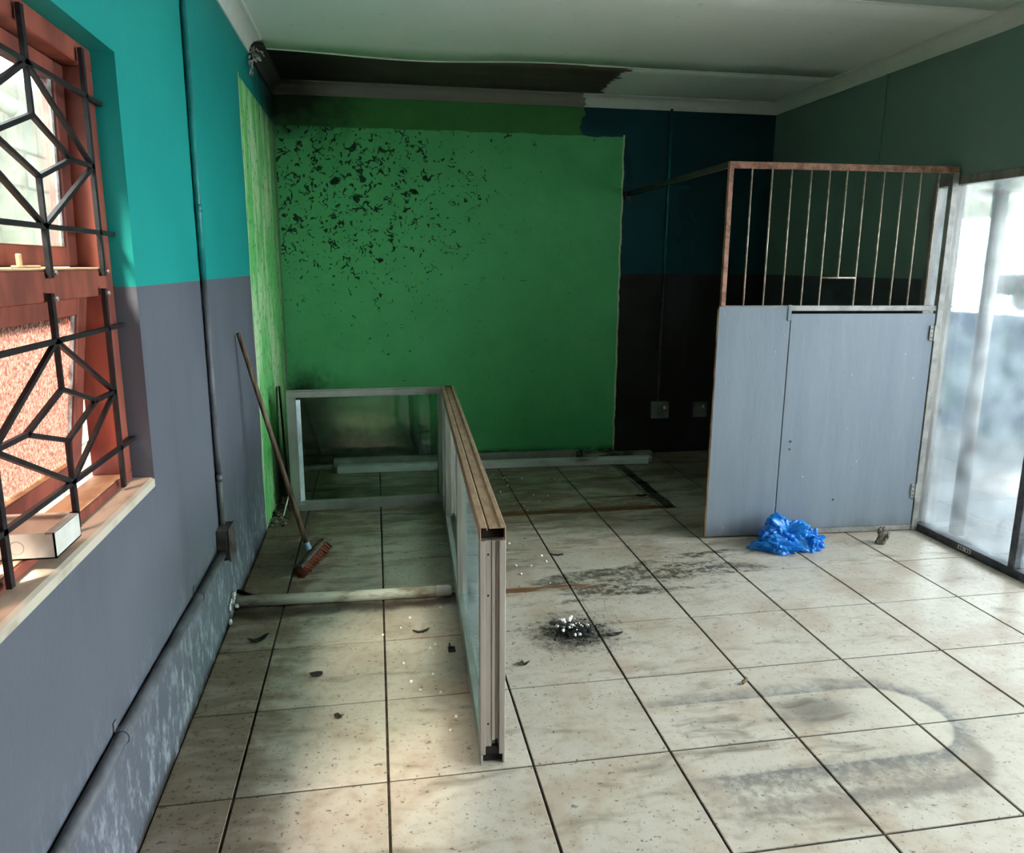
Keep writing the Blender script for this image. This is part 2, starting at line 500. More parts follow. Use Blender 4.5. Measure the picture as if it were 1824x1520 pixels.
MAT['frame_red'] = plain_noise('red_brown_timber', lin(96, 44, 34), lin(136, 68, 52), 9, 0.6, 0.0, (1, 1, 0.3), bump=0.3)
MAT['frame_worn'] = plain_noise('sun_bleached_timber', lin(138, 104, 74), lin(182, 150, 114), 12, 0.8, 0.0, (1, 0.3, 1))
MAT['sill'] = plain_noise('worn_cream_sill', lin(128, 114, 96), lin(174, 163, 146), 8, 0.8, 0.0, (1, 0.5, 1), 0.3, 0.55)
MAT['conduit_teal'] = plain_noise('teal_painted_conduit', lin(12, 96, 94), lin(22, 124, 118), 9, 0.45)
MAT['conduit_grey'] = plain_noise('grey_painted_conduit', lin(64, 64, 68), lin(92, 92, 96), 9, 0.5)
MAT['conduit_dark'] = plain_noise('dark_conduit', lin(58, 60, 58), lin(84, 84, 80), 9, 0.5)
MAT['junction'] = plain_noise('dark_junction_box', lin(52, 44, 44), lin(76, 66, 64), 12, 0.55)
MAT['socket'] = plain_noise('grey_socket_plate', lin(90, 94, 90), lin(120, 124, 118), 9, 0.5)
MAT['pvc'] = plain_noise('stained_white_pvc', lin(150, 124, 96), lin(222, 212, 192), 13, 0.45, 0.0, (0.5, 1, 1), 0.28, 0.52)
MAT['cable'] = simple('black_sleeve', lin(20, 19, 18), 0.6)
MAT['wood_handle'] = plain_noise('old_broom_handle', lin(72, 54, 42), lin(128, 104, 84), 22, 0.7, 0.0, (2, 2, 0.15))
MAT['broom_block'] = plain_noise('worn_broom_block', lin(54, 44, 38), lin(108, 94, 80), 22, 0.8)
MAT['bristle'] = plain_noise('red_bristles', lin(88, 30, 22), lin(136, 66, 46), 60, 0.9)
MAT['ferrule'] = simple('pale_blue_ferrule', lin(126, 146, 168), 0.5)
MAT['white_metal'] = plain_noise('white_enamel', lin(186, 180, 168), lin(212, 208, 200), 7, 0.4)
MAT['trunk_white'] = plain_noise('white_trunking', lin(150, 146, 134), lin(222, 224, 222), 7, 0.5, 0.0, (0.5, 1, 2), 0.25, 0.5)
MAT['trunk_dirty'] = plain_noise('mouldy_trim', lin(60, 60, 48), lin(156, 158, 148), 8, 0.6, 0.0, (0.5, 1, 2), 0.35, 0.62)
MAT['ash'] = simple('black_ash', lin(24, 20, 17), 0.95, vary=0.5, scale=60)
MAT['foam'] = simple('white_foam', lin(240, 238, 230), 0.8, vary=0.05)
MAT['flake'] = simple('dark_flake', lin(38, 36, 36), 0.7, vary=0.4, scale=50)
MAT['leaf'] = simple('dry_leaf', lin(64, 50, 36), 0.8, vary=0.4, scale=50)
MAT['cork'] = simple('brown_stub', lin(132, 104, 74), 0.8, vary=0.3, scale=50)
MAT['paper'] = plain_noise('grey_crumpled_paper', lin(70, 64, 58), lin(138, 128, 116), 40, 0.9)
MAT['rubble'] = plain_noise('plaster_rubble', lin(60, 52, 40), lin(176, 168, 150), 30, 0.95)
MAT['chip'] = plain_noise('chipped_plaster', lin(120, 118, 114), lin(206, 204, 198), 20, 0.95)
MAT['block'] = plain_noise('concrete_block', lin(108, 101, 94), lin(138, 131, 123), 7, 0.9, bump=0.4)
MAT['mortar'] = plain_noise('grey_mortar', lin(62, 58, 54), lin(84, 80, 74), 18, 0.95)
MAT['stoep'] = plain_noise('pink_concrete', lin(132, 72, 66), lin(156, 92, 84), 6, 0.8)
MAT['tarp'] = plain_noise('blue_roof_sheet', lin(24, 112, 180), lin(60, 150, 214), 4, 0.5)
MAT['pipe_out'] = simple('pale_mauve_pipe', lin(206, 190, 196), 0.5, vary=0.1)
MAT['grass'] = plain_noise('yellow_green_weed', lin(90, 120, 30), lin(196, 190, 80), 40, 0.8)
MAT['ver_tile'] = plain_noise('veranda_tile', lin(104, 106, 108), lin(128, 130, 132), 4, 0.4)
MAT['ver_wall'] = plain_noise('blue_stained_plaster', lin(30, 62, 92), lin(88, 112, 116), 3.2, 0.8, 0.0, (1, 1, 1), 0.35, 0.62)
MAT['ver_roof'] = plain_noise('cream_veranda_ceiling', lin(190, 196, 176), lin(214, 216, 196), 3, 0.7)
MAT['ver_steel'] = simple('pale_veranda_steel', lin(176, 170, 154), 0.5, vary=0.15)
MAT['dark_box'] = simple('dark_grey_plastic', lin(66, 68, 66), 0.5)
MAT['lampglass'] = simple('white_opal_lamp', lin(240, 240, 236), 0.4, vary=0.03)


def bag_material():
    b = Mat('blue_plastic_film')
    n = b.noise(18.0, 5.0, 0.6)
    p = b.n('ShaderNodeBsdfPrincipled')
    b.put(p.inputs['Base Color'], b.mix(n, lin(8, 104, 196), lin(44, 160, 236)))
    p.inputs['Roughness'].default_value = 0.22
    b.put(p.inputs['Normal'], b.bump(b.noise(70.0, 4.0, 0.6), 0.35, 0.004))
    tl = b.n('ShaderNodeBsdfTranslucent')
    tl.inputs[0].default_value = lin(30, 150, 240)
    m = b.n('ShaderNodeMixShader')
    m.inputs[0].default_value = 0.30
    b.t.links.new(p.outputs[0], m.inputs[1])
    b.t.links.new(tl.outputs[0], m.inputs[2])
    return b.out(m.outputs[0])


MAT['bag'] = bag_material()


# ------------------------------------------------------------------ mesh helpers
class MB:
    def __init__(s, M=None):
        s.v, s.f, s.M = [], [], M

    def _add(s, vs, fs):
        o = len(s.v)
        s.v += [(s.M @ Vector(p)) if s.M is not None else Vector(p) for p in vs]
        s.f += [tuple(i + o for i in f) for f in fs]
        return s

    def box(s, x0, x1, y0, y1, z0, z1):
        return s._add([(x0, y0, z0), (x1, y0, z0), (x1, y1, z0), (x0, y1, z0),
                       (x0, y0, z1), (x1, y0, z1), (x1, y1, z1), (x0, y1, z1)],
                      [(0, 3, 2, 1), (4, 5, 6, 7), (0, 1, 5, 4), (1, 2, 6, 5), (2, 3, 7, 6), (3, 0, 4, 7)])

    def cbox(s, x0, x1, y0, y1, z0, z1, c=0.003):
        """box with a chamfer on every edge"""
        xs, ys, zs = (x0, x1), (y0, y1), (z0, z1)
        vs = []
        idx = {}
        for i in (0, 1):
            for j in (0, 1):
                for k in (0, 1):
                    px, py, pz = xs[i], ys[j], zs[k]
                    ax, ay, az = (c if i == 0 else -c), (c if j == 0 else -c), (c if k == 0 else -c)
                    idx[i, j, k, 0] = len(vs); vs.append((px, py + ay, pz + az))
                    idx[i, j, k, 1] = len(vs); vs.append((px + ax, py, pz + az))
                    idx[i, j, k, 2] = len(vs); vs.append((px + ax, py + ay, pz))
        fs = []
        q = [(0, 0), (1, 0), (1, 1), (0, 1)]
        for i in (0, 1):
            fa = [idx[i, a, b_, 0] for a, b_ in q]; fs.append(fa if i else fa[::-1])
            fa = [idx[a, i, b_, 1] for a, b_ in q]; fs.append(fa[::-1] if i else fa)
            fa = [idx[a, b_, i, 2] for a, b_ in q]; fs.append(fa if i else fa[::-1])
        for i in (0, 1):
            for j in (0, 1):
                fs.append([idx[i, j, 0, 0], idx[i, j, 1, 0], idx[i, j, 1, 1], idx[i, j, 0, 1]] if i == j else [idx[i, j, 0, 1], idx[i, j, 1, 1], idx[i, j, 1, 0], idx[i, j, 0, 0]])
                fs.append([idx[i, 0, j, 0], idx[i, 0, j, 2], idx[i, 1, j, 2], idx[i, 1, j, 0]] if i == j else [idx[i, 0, j, 2], idx[i, 0, j, 0], idx[i, 1, j, 0], idx[i, 1, j, 2]])
                fs.append([idx[0, i, j, 1], idx[1, i, j, 1], idx[1, i, j, 2], idx[0, i, j, 2]] if i != j else [idx[0, i, j, 2], idx[1, i, j, 2], idx[1, i, j, 1], idx[0, i, j, 1]])
        for key in [(i, j, k) for i in (0, 1) for j in (0, 1) for k in (0, 1)]:
            t = [idx[key + (0,)], idx[key + (1,)], idx[key + (2,)]]
            fs.append(t if sum(key) % 2 == 1 else t[::-1])
        return s._add(vs, fs)

    def bar(s, p, q, w, h, upv=(1, 0, 0)):
        """flat bar from p to q: w across (perpendicular to upv), h along upv"""
        p, q = Vector(p), Vector(q)
        d = (q - p).normalized()
        u = Vector(upv)
        u = (u - d * u.dot(d)).normalized()
        sd = d.cross(u)
        vs = []
        for e in (p, q):
            for a, b_ in ((-1, -1), (1, -1), (1, 1), (-1, 1)):
                vs.append(tuple(e + sd * (a * w / 2) + u * (b_ * h / 2)))
        return s._add(vs, [(3, 2, 1, 0), (4, 5, 6, 7), (0, 1, 5, 4), (1, 2, 6, 5), (2, 3, 7, 6), (3, 0, 4, 7)])

    def tube(s, path, r, n=12, caps=True):
        path = [Vector(p) for p in path]
        rs = r if isinstance(r, (list, tuple)) else [r] * len(path)
        vs, fs = [], []
        prev = None
        for i, p in enumerate(path):
            a = path[max(i - 1, 0)]
            c = path[min(i + 1, len(path) - 1)]
            d = (c - a).normalized()
            if prev is None:
                u = d.orthogonal().normalized()
            else:
                u = (prev - d * prev.dot(d)).normalized()
            prev = u
            w = d.cross(u)
            for k in range(n):
                t = 2 * math.pi * k / n
                vs.append(tuple(p + (u * math.cos(t) + w * math.sin(t)) * rs[i]))
        for i in range(len(path) - 1):
            for k in range(n):
                k2 = (k + 1) % n
                fs.append((i * n + k, i * n + k2, (i + 1) * n + k2, (i + 1) * n + k))
        if caps:
            fs.append(tuple(range(n - 1, -1, -1)))
            fs.append(tuple((len(path) - 1) * n + k for k in range(n)))
        return s._add(vs, fs)

    def prism(s, prof, a, b_, axis='y'):
        """extrude a closed 2D profile (list of pairs) from a to b_ along an axis"""
        n = len(prof)
        def P(p, t):
            return {'y': (p[0], t, p[1]), 'x': (t, p[0], p[1]), 'z': (p[0], p[1], t)}[axis]
        vs = [P(p, a) for p in prof] + [P(p, b_) for p in prof]
        fs = [(i, (i + 1) % n, n + (i + 1) % n, n + i) for i in range(n)]
        fs += [tuple(range(n - 1, -1, -1)), tuple(range(n, 2 * n))]
        return s._add(vs, fs)

    def build(s, name, mat, parent=None, smooth=False):
        me = bpy.data.meshes.new(name)
        vs = s.v
        if parent is not None:
            inv = parent_matrix(parent).inverted()
            vs = [inv @ v for v in vs]
        me.from_pydata([tuple(v) for v in vs], [], s.f)
        me.validate()
        import bmesh
        bm = bmesh.new()
        bm.from_mesh(me)
        bmesh.ops.recalc_face_normals(bm, faces=bm.faces)
        bm.to_mesh(me)
        bm.free()
        if smooth:
            me.polygons.foreach_set('use_smooth', [True] * len(me.polygons))
        me.materials.append(MAT[mat] if isinstance(mat, str) else mat)
        o = bpy.data.objects.new(name, me)
        COL.objects.link(o)
        if parent is not None:
            o.parent = parent
        return o


def parent_matrix(o):
    m = Matrix.LocRotScale(o.location, o.rotation_euler, o.scale)
    return parent_matrix(o.parent) @ m if o.parent else m


def tag(o, label, cat, group=None):
    o['label'] = label
    o['category'] = cat
    if group:
        o['group'] = group
    return o


def struct(o, label=None):
    o['kind'] = 'structure'
    if label:
        o['label'] = label
    return o


def thing(name, label, cat, loc=(0, 0, 0), rz=0.0, group=None):
    o = bpy.data.objects.new(name, None)
    o.empty_display_size = 0.1
    COL.objects.link(o)
    o.location = loc
    o.rotation_euler = (0, 0, rz)
    return tag(o, label, cat, group)


def place(me_obj, loc, rz=0.0, scale=None):
    me_obj.location = loc
    me_obj.rotation_euler = (0, 0, rz)
    if scale is not None:
        me_obj.scale = scale
    return me_obj


def loc_mesh(name, mb, mat, loc, rz=0.0, smooth=False):
    """mesh built round its own origin and then placed"""
    o = mb.build(name, mat, None, smooth)
    return place(o, loc, rz)


# ------------------------------------------------------------------ the room
XL, XR, YB, YF, ZC = -0.204, 3.45, 3.69, -4.30, 2.66
T = 0.43

fl = struct(MB().box(XL - 0.02, XR + 0.02, YF, YB + 0.02, -0.10, -0.0045).build('floor', 'grout'),
            'dirty floor of square cream tiles with dark joints')
TILE_MESH = {}


def tile(parent, x0, x1, y0, y1, mat, top=0.0, gap=0.0040, name='floor_tile'):
    w, d = round(x1 - x0 - 2 * gap, 4), round(y1 - y0 - 2 * gap, 4)
    key = (w, d, mat)
    if key not in TILE_MESH:
        c = 0.0016
        m = MB()
        h = -0.008
        vs = [(0, 0, h), (w, 0, h), (w, d, h), (0, d, h),
              (0, 0, -c), (w, 0, -c), (w, d, -c), (0, d, -c),
              (c, c, 0), (w - c, c, 0), (w - c, d - c, 0), (c, d - c, 0)]
        fs = [(0, 1, 5, 4), (1, 2, 6, 5), (2, 3, 7, 6), (3, 0, 4, 7),
              (4, 5, 9, 8), (5, 6, 10, 9), (6, 7, 11, 10), (7, 4, 8, 11), (8, 9, 10, 11)]
        m._add(vs, fs)
        o = m.build(name, mat)
        TILE_MESH[key] = o.data
    else:
        o = bpy.data.objects.new(name, TILE_MESH[key])
        COL.objects.link(o)
    o.parent = parent
    o.location = (x0 + gap, y0 + gap, top + random.uniform(-0.0006, 0.0004))
    return o


xs = [XL] + [k * T for k in range(0, 9)]
ys = [k * T for k in range(-10, 9)] + [YB]
for i in range(len(xs) - 1):
    for j in range(len(ys) - 1):
        tile(fl, xs[i], xs[i + 1], ys[j], ys[j + 1], 'floor')

# left wall with the window opening
WY0, WY1, WZ0, WZ1 = -1.505, 0.268, 0.862, 1.995
wl = MB()
wl.box(XL - 0.150, XL, WY1, YB + 0.2, -0.1, ZC + 0.1)
wl.box(XL - 0.150, XL, YF - 0.2, WY0, -0.1, ZC + 0.1)
wl.box(XL - 0.150, XL, WY0, WY1, -0.1, WZ0)
wl.box(XL - 0.150, XL, WY0, WY1, WZ1, ZC + 0.1)
struct(wl.build('wall_left', 'wall_left'), 'left wall painted teal above grey with a green strip in the corner')
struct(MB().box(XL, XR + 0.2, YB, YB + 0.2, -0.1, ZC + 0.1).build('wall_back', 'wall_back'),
       'back wall with large mouldy green square beside shade-darkened teal and grey paint')
struct(MB().box(XL - 0.2, XR + 0.2, YF - 0.2, YF, -0.1, ZC + 0.1).build('wall_front', 'wall_right'))
GY1, GY0, GZ = 1.895, -2.33, 1.935      # glazed opening in the right wall
wr = MB()
wr.box(XR, XR + 0.14, GY1, YB, -0.1, ZC + 0.1)
wr.box(XR, XR + 0.14, YF, GY0, -0.1, ZC + 0.1)
wr.box(XR, XR + 0.14, GY0, GY1, GZ, ZC + 0.1)
struct(wr.build('wall_right', 'wall_right'), 'right wall above the glazed shopfront')

# ceiling boards with cover strips; the middle board sags along its edge
ce = struct(MB().box(XL - 0.2, XR + 0.15, YF - 0.1, YB + 0.1, ZC + 0.05, ZC + 0.09).build('ceiling', 'ceiling'),
            'ceiling of painted boards, one end board stained almost black')


def ceiling_board(y0, y1, sag_end, name='ceiling_board'):
    m = MB()
    nx, ny = 48, 6
    vs, fs = [], []
    for k, zz in enumerate((0.0, 0.012)):
        for j in range(ny + 1):
            for i in range(nx + 1):
                x = XL + (XR - XL) * i / nx
                y = y0 + (y1 - y0) * j / ny
                w = sag_end * (j / ny) ** 2
                sg = 0.020 * math.exp(-((x - 0.75) / 0.55) ** 2) + 0.006 * math.sin(x * 3.1) * math.exp(-((x - 1.0) / 1.2) ** 2)
                vs.append((x, y, ZC - w * sg + zz))
    N = (nx + 1) * (ny + 1)
    for j in range(ny):
        for i in range(nx):
            a = j * (nx + 1) + i
            fs.append((a, a + nx + 1, a + nx + 2, a + 1))
            fs.append((N + a, N + a + 1, N + a + nx + 2, N + a + nx + 1))
    rim = [(i, i + 1) for i in range(nx)] + [(ny * (nx + 1) + i + 1, ny * (nx + 1) + i) for i in range(nx)]
    for a, c in rim:
        fs.append((a, c, N + c, N + a))
    m._add(vs, fs)
    return m.build(name, 'ceiling', ce, True)


ceiling_board(2.875, YB, 0.0)
ceiling_board(1.512, 2.868, 1.0)
for yb_ in (0.155, -1.205, -2.565, -3.925):
    ceiling_board(yb_, yb_ + 1.352, 0.0)
for ys_, xa in ((1.508, XL), (0.150, XL), (-1.210, XL)):
    MB().cbox(xa, XR, ys_ - 0.011, ys_ + 0.011, ZC - 0.005, ZC + 0.002, 0.002).build('cover_strip', 'ceiling', ce)
MB().cbox(1.75, XR, 2.861, 2.883, ZC - 0.005, ZC + 0.002, 0.002).build('cover_strip', 'ceiling', ce)
sm = MB()
pts = [(XL + (2.0 - XL) * i / 30) for i in range(31)]
for a, c in zip(pts[:-1], pts[1:]):
    sgf = lambda x: 0.020 * math.exp(-((x - 0.75) / 0.55) ** 2) + 0.006 * math.sin(x * 3.1) * math.exp(-((x - 1.0) / 1.2) ** 2)
    sm.bar((a, 2.866, ZC - sgf(a) - 0.002), (c, 2.866, ZC - sgf(c) - 0.002), 0.014, 0.005, (0, 0, 1))
sm.build('hanging_edge_strip', 'ceiling', ce)

# coved cornices
COVE = [(0, 0)] + [(0.0, -0.080), (0.008, -0.080)] + \
       [(0.008 + 0.060 * (1 - math.cos(t)), -0.072 + 0.060 * math.sin(t)) for t in [math.pi / 2 * k / 7 for k in range(8)]] + [(0.076, -0.010), (0.076, 0.0)]


def cornice(name, side, a, b_, drop=0.0, label=None):
    if side == 'left':
        pr = [(XL + p[0], ZC - drop + p[1]) for p in COVE]
        o = MB().prism(pr, a, b_, 'y').build(name, 'cornice')
    elif side == 'right':
        pr = [(XR - p[0], ZC - drop + p[1]) for p in COVE]
        o = MB().prism(pr, a, b_, 'y').build(name, 'cornice')
    else:
        pr = [(YB - p[0], ZC - drop + p[1]) for p in COVE]
        o = MB().prism(pr, a, b_, 'x').build(name, 'cornice')
    return struct(o, label)


cornice('trim_1', 'left', YF, 2.66, 0.0, 'white coved cornice ending in a broken end')
cornice('trim_2', 'left', 2.70, YB, 0.010, 'blackened piece of cornice in the mouldy corner')
cornice('trim_3', 'back', XL, XR, 0.0, 'coved cornice above the green wall')
cornice('trim_4', 'right', YF, YB, 0.0, 'white coved cornice above the shopfront')
# torn plaster shreds at the broken cornice end
tp = MB()
for k in range(16):
    p = Vector((XL + 0.012 + random.uniform(0, 0.05), 2.68 + random.uniform(-0.02, 0.06), ZC - 0.085 + random.uniform(-0.03, 0.05)))
    d = Vector((random.uniform(-1, 1), random.uniform(-1, 1), random.uniform(-1.6, 0.3))).normalized() * random.uniform(0.015, 0.045)
    tp.bar(p, p + d, 0.007, 0.004, (0.3, 1, 0.2))
for k in range(10):
    p = Vector((XL + 0.006, 2.62 + random.uniform(0, 0.12), 2.46 + random.uniform(0, 0.10)))
    tp.bar(p, p + Vector((0.006, random.uniform(-0.012, 0.012), random.uniform(0.012, 0.03))), 0.010, 0.006, (1, 0, 0))
tag(tp.build('plaster_shreds', 'chip'), 'torn plaster shreds hanging where the white cornice breaks off', 'debris')

# thin batten on the right wall
struct(MB().cbox(XR - 0.010, XR - 0.001, 2.385, 2.405, GZ + 0.06, ZC - 0.08, 0.002).build('trim_5', 'wall_right'))

# ------------------------------------------------------------------ left window
win = struct(bpy.data.objects.new('window_1', None), 'red-brown timber window with clear upper sash and obscure lower sash')
COL.objects.link(win)
win.location = (-0.30, -0.172, WZ0)
FX0, FX1 = -0.345, -0.262
BAY = [(-0.612, 0.268), (-1.505, -0.612)]  # second bay is unseen, added to let in more light
MB().cbox(FX0, FX1, WY0, WY1, 1.945, WZ1, 0.003).build('frame_head', 'frame_red', win)
MB().cbox(FX0, FX1, WY0, WY1, WZ0 - 0.002, 0.893, 0.003).build('frame_bottom_rail', 'frame_red', win)
MB().cbox(FX0 + 0.004, FX1 - 0.004, WY0 + 0.06, WY1 - 0.065, 0.893, 0.897, 0.001).build('worn_rail_top', 'frame_worn', win)
MB().cbox(FX0, FX1, 0.205, WY1, 0.893, 1.945, 0.003).build('frame_jamb', 'frame_red', win)
MB().cbox(FX0, FX1, WY0, WY0 + 0.063, 0.893, 1.945, 0.003).build('frame_jamb', 'frame_red', win)
MB().cbox(FX0, FX1, -0.645, -0.580, 0.893, 1.945, 0.003).build('frame_mullion', 'frame_red', win)
MB().cbox(FX0, FX1 + 0.004, WY0 + 0.063, 0.205, 1.385, 1.452, 0.003).build('frame_transom', 'frame_red', win)
MB().cbox(FX0 - 0.002, FX1 + 0.004, WY0 + 0.063, 0.205, 1.452, 1.456, 0.001).build('transom_ledge', 'frame_worn', win)
# plaster sill
sp_ = [(XL + 0.001, WZ0 + 0.001), (XL + 0.001, WZ0 - 0.02), (FX1 - 0.002, WZ0 - 0.02), (FX1 - 0.002, WZ0 + 0.008), (XL - 0.008, WZ0 + 0.006)]
MB().prism(sp_, WY0 + 0.002, WY1 - 0.002, 'y').build('window_sill', 'sill', win)


def sash(y0, y1, z0, z1, tilt, glass):
    hinge = Vector((-0.325, 0, z1))
    Mx = Matrix.Translation(hinge) @ Matrix.Rotation(tilt, 4, 'Y') @ Matrix.Translation(-hinge)
    a, c = -0.340, -0.308
    w = 0.060
    s = MB(Mx)
    s.cbox(a, c, y0, y0 + w, z0, z1, 0.003)
    s.cbox(a, c, y1 - w, y1, z0, z1, 0.003)
    s.cbox(a, c, y0 + w, y1 - w, z1 - 0.045, z1, 0.003)
    s.cbox(a, c, y0 + w, y1 - w, z0, z0 + 0.048, 0.003)
    o = s.build('window_sash', 'frame_red', win)
    MB(Mx).box(-0.326, -0.322, y0 + w - 0.008, y1 - w + 0.008, z0 + 0.040, z1 - 0.037).build('window_pane', glass, o)
    MB(Mx).box(a + 0.006, c - 0.002, y0 + w + 0.002, y1 - w - 0.002, z0 + 0.048, z0 + 0.0495).build('worn_top_edge', 'frame_worn', o)
    MB(Mx).box(-0.321, -0.316, y1 - w - 0.014, y1 - w, z0 + 0.049, z1 - 0.046).build('putty_strip', 'chip', o)
    return o


for (ya, yb_) in ((-0.578, 0.203), (WY0 + 0.065, -0.647)):
    sash(ya, yb_, 1.458, 1.943, math.radians(1.6), 'glass')
    sash(ya, yb_, 0.900, 1.383, math.radians(7.5), 'obscure')
st = MB()
st.cbox(-0.300, -0.285, -0.235, -0.12, 1.456, 1.462, 0.002)
st.cbox(-0.297, -0.288, -0.215, -0.203, 1.460, 1.486, 0.002)
st.build('stay_peg', 'frame_worn', win)

# burglar bars, one panel per sash; the motif is a small diamond inside a large one
def bar_panel(c, zs, x, ends, label):
    z_t, n1, p1, mid, p3, n3, z_b = zs
    r = thing('burglar_bars', label, 'burglar bars', (x, c, z_b), 0, 'burglar bars inside the timber window')
    dN, dP = 0.333, 0.195
    B = lambda nm, a, b_, w=0.010, h=0.010: MB().bar((x, a[0], a[1]), (x, b_[0], b_[1]), w, h).build(nm, 'bars', r)
    W = 0.016
    B('upright', (c, z_t), (c, n1), W); B('upright', (c, n3), (c, z_b), W)
    B('upright', (c + dN, z_t), (c + dN, z_b), W); B('upright', (c - dN, z_t), (c - dN, z_b), W)
    B('crossbar', (c - 0.44, n1), (ends, n1), 0.011); B('crossbar', (c - 0.44, n3), (ends, n3), 0.011)
    N = [(c, n1), (c + dN, mid), (c, n3), (c - dN, mid)]
    P = [(c, p1), (c + dP, mid), (c, p3), (c - dP, mid)]
    for k in range(4):
        B('large_diamond_bar', N[k], N[(k + 1) % 4])
        B('small_diamond_bar', P[k], P[(k + 1) % 4])
        B('spoke', N[k], P[k])
    for yy in (c, c + dN, c - dN):
        for zz in (z_t, z_b):
            s_ = 1 if zz == z_t else -1
            if (zz == z_t and z_t < 1.5) or (zz == z_b and z_b > 1.3):
                MB().tube([(x + 0.004, yy + 0.006, zz - s_ * 0.012), (x + 0.012, yy + 0.006, zz - s_ * 0.012)], 0.005, 8).build('screw_head', 'steel_grey', r)
    return r


bar_panel(-0.172, (1.975, 1.867, 1.765, 1.702, 1.644, 1.543, 1.435), -0.250, 0.272,
          'black steel burglar bars with nested diamonds across the clear upper sash')
bar_panel(-0.190, (1.404, 1.302, 1.197, 1.138, 1.082, 0.986, 0.878), -0.247, 0.262,
          'black steel burglar bars with nested diamonds across the obscure lower sash')

# open white enclosure lying on the sill
eb = thing('enclosure_tray', 'open white metal electrical enclosure lying on the window sill', 'electrical box', (-0.285, -0.35, 0.9), 0)
ex0, ex1, ey0, ey1, ez0, ez1, et = -0.370, -0.200, -0.432, -0.300, 0.897, 0.950, 0.003
m = MB()
m.box(ex0, ex1, ey0, ey1, ez0, ez0 + et)
m.build('tray_base', 'white_metal', eb)
for nm, bx in (('long_side', (ex0, ex1, ey0, ey0 + et, ez0, ez1)), ('long_side', (ex0, ex1, ey1 - et, ey1, ez0, ez1)),
               ('end_side', (ex0, ex0 + et, ey0, ey1, ez0, ez1)), ('end_side', (ex1 - et, ex1, ey0, ey1, ez0, ez1))):
    MB().box(*bx).build(nm, 'white_metal', eb)
MB().box(ex1 - 0.016, ex1, ey0, ey1, ez1 - 0.002, ez1 + 0.001).build('end_lip', 'white_metal', eb)
MB().box(ex0, ex1, ey1 - 0.010, ey1, ez1 - 0.002, ez1 + 0.001).build('side_lip', 'white_metal', eb)
ring = [(-0.270 + 0.013 * math.cos(t), ey0 - 0.0005, 0.922 + 0.013 * math.sin(t)) for t in [2 * math.pi * k / 20 for k in range(21)]]
MB().tube(ring, 0.0008, 6, False).build('knockout_ring', 'sill', eb)

# ------------------------------------------------------------------ outside the window
og = MB().box(-1.9, XL - 0.15, -4.5, 6.5, -0.25, -0.12).build('ground_alley', 'stoep')
struct(og, 'pinkish concrete strip outside the timber window')
bw = struct(MB().box(-1.69, -1.515, -2.2, 6.3, -0.2, 2.40).build('wall_boundary', 'mortar'),
            'concrete block boundary wall seen through the upper sash')
BM = MB().cbox(0, 0.185, 0, 0.388, 0, 0.188, 0.006)
b0 = None
row = 0
z0 = -0.12
while z0 < 2.35:
    off = 0.2 if row % 2 else 0.0
    yy = 0.6 + off
    while yy < 6.1:
        if b0 is None:
            b0 = BM.build('block', 'block', bw)
            o = b0
        else:
            o = bpy.data.objects.new('block', b0.data)
            COL.objects.link(o)
            o.parent = bw
        o.location = (-1.690 + random.uniform(-0.001, 0.003), yy, z0 + 0.004)
        yy += 0.40
    z0 += 0.2
    row += 1
# blue roof sheet behind the boundary wall
rs = MB()
nr = 40
vs, fs = [], []
for k, off in enumerate((0.0, 0.006)):
    for i in range(nr + 1):
        yv = 2.9 + 2.6 * i / nr
        zz = 0.018 * math.sin(i * 1.57)
        vs += [(-1.60, yv, 2.50 + zz + off), (-2.9, yv, 2.95 + zz + off)]
n2 = 2 * (nr + 1)
for i in range(nr):
    a = 2 * i
    fs.append((a, a + 1, a + 3, a + 2))
    fs.append((n2 + a, n2 + a + 2, n2 + a + 3, n2 + a + 1))
    fs.append((a, a + 2, n2 + a + 2, n2 + a))
rs._add(vs, fs)
tag(rs.build('roof_sheet', 'tarp', None, True), 'blue corrugated roof sheet above the block boundary wall', 'roof')
gp = thing('gutter_pipe', 'pale round gutter pipe jutting out before the block boundary wall', 'pipe', (-1.3, 2.35, 2.15))
MB().tube([(-1.3, 1.2, 2.30), (-1.3, 2.43, 2.205)], 0.040, 18, False).build('pipe_barrel', 'pipe_out', gp, True)
MB().tube([(-1.3, 2.36, 2.210), (-1.3, 2.43, 2.205)], 0.045, 18, False).build('pipe_socket', 'pipe_out', gp, True)
MB().tube([(-1.3, 1.2, 2.30), (-1.3, 1.16, 2.305), (-0.355, 1.16, 2.32)], 0.038, 14).build('pipe_elbow', 'pipe_out', gp, True)
wd = MB()
for k in range(26):
    p = Vector((-1.35 + random.uniform(-0.06, 0.06), 3.0 + random.uniform(-0.1, 0.1), -0.12))
    wd.bar(p, p + Vector((random.uniform(-0.06, 0.06), random.uniform(-0.06, 0.06), random.uniform(0.06, 0.16))), 0.008, 0.003, (1, 0.2, 0))
tag(wd.build('weed_tuft', 'grass'), 'yellow-green weed tuft at the foot of the block wall', 'weed')

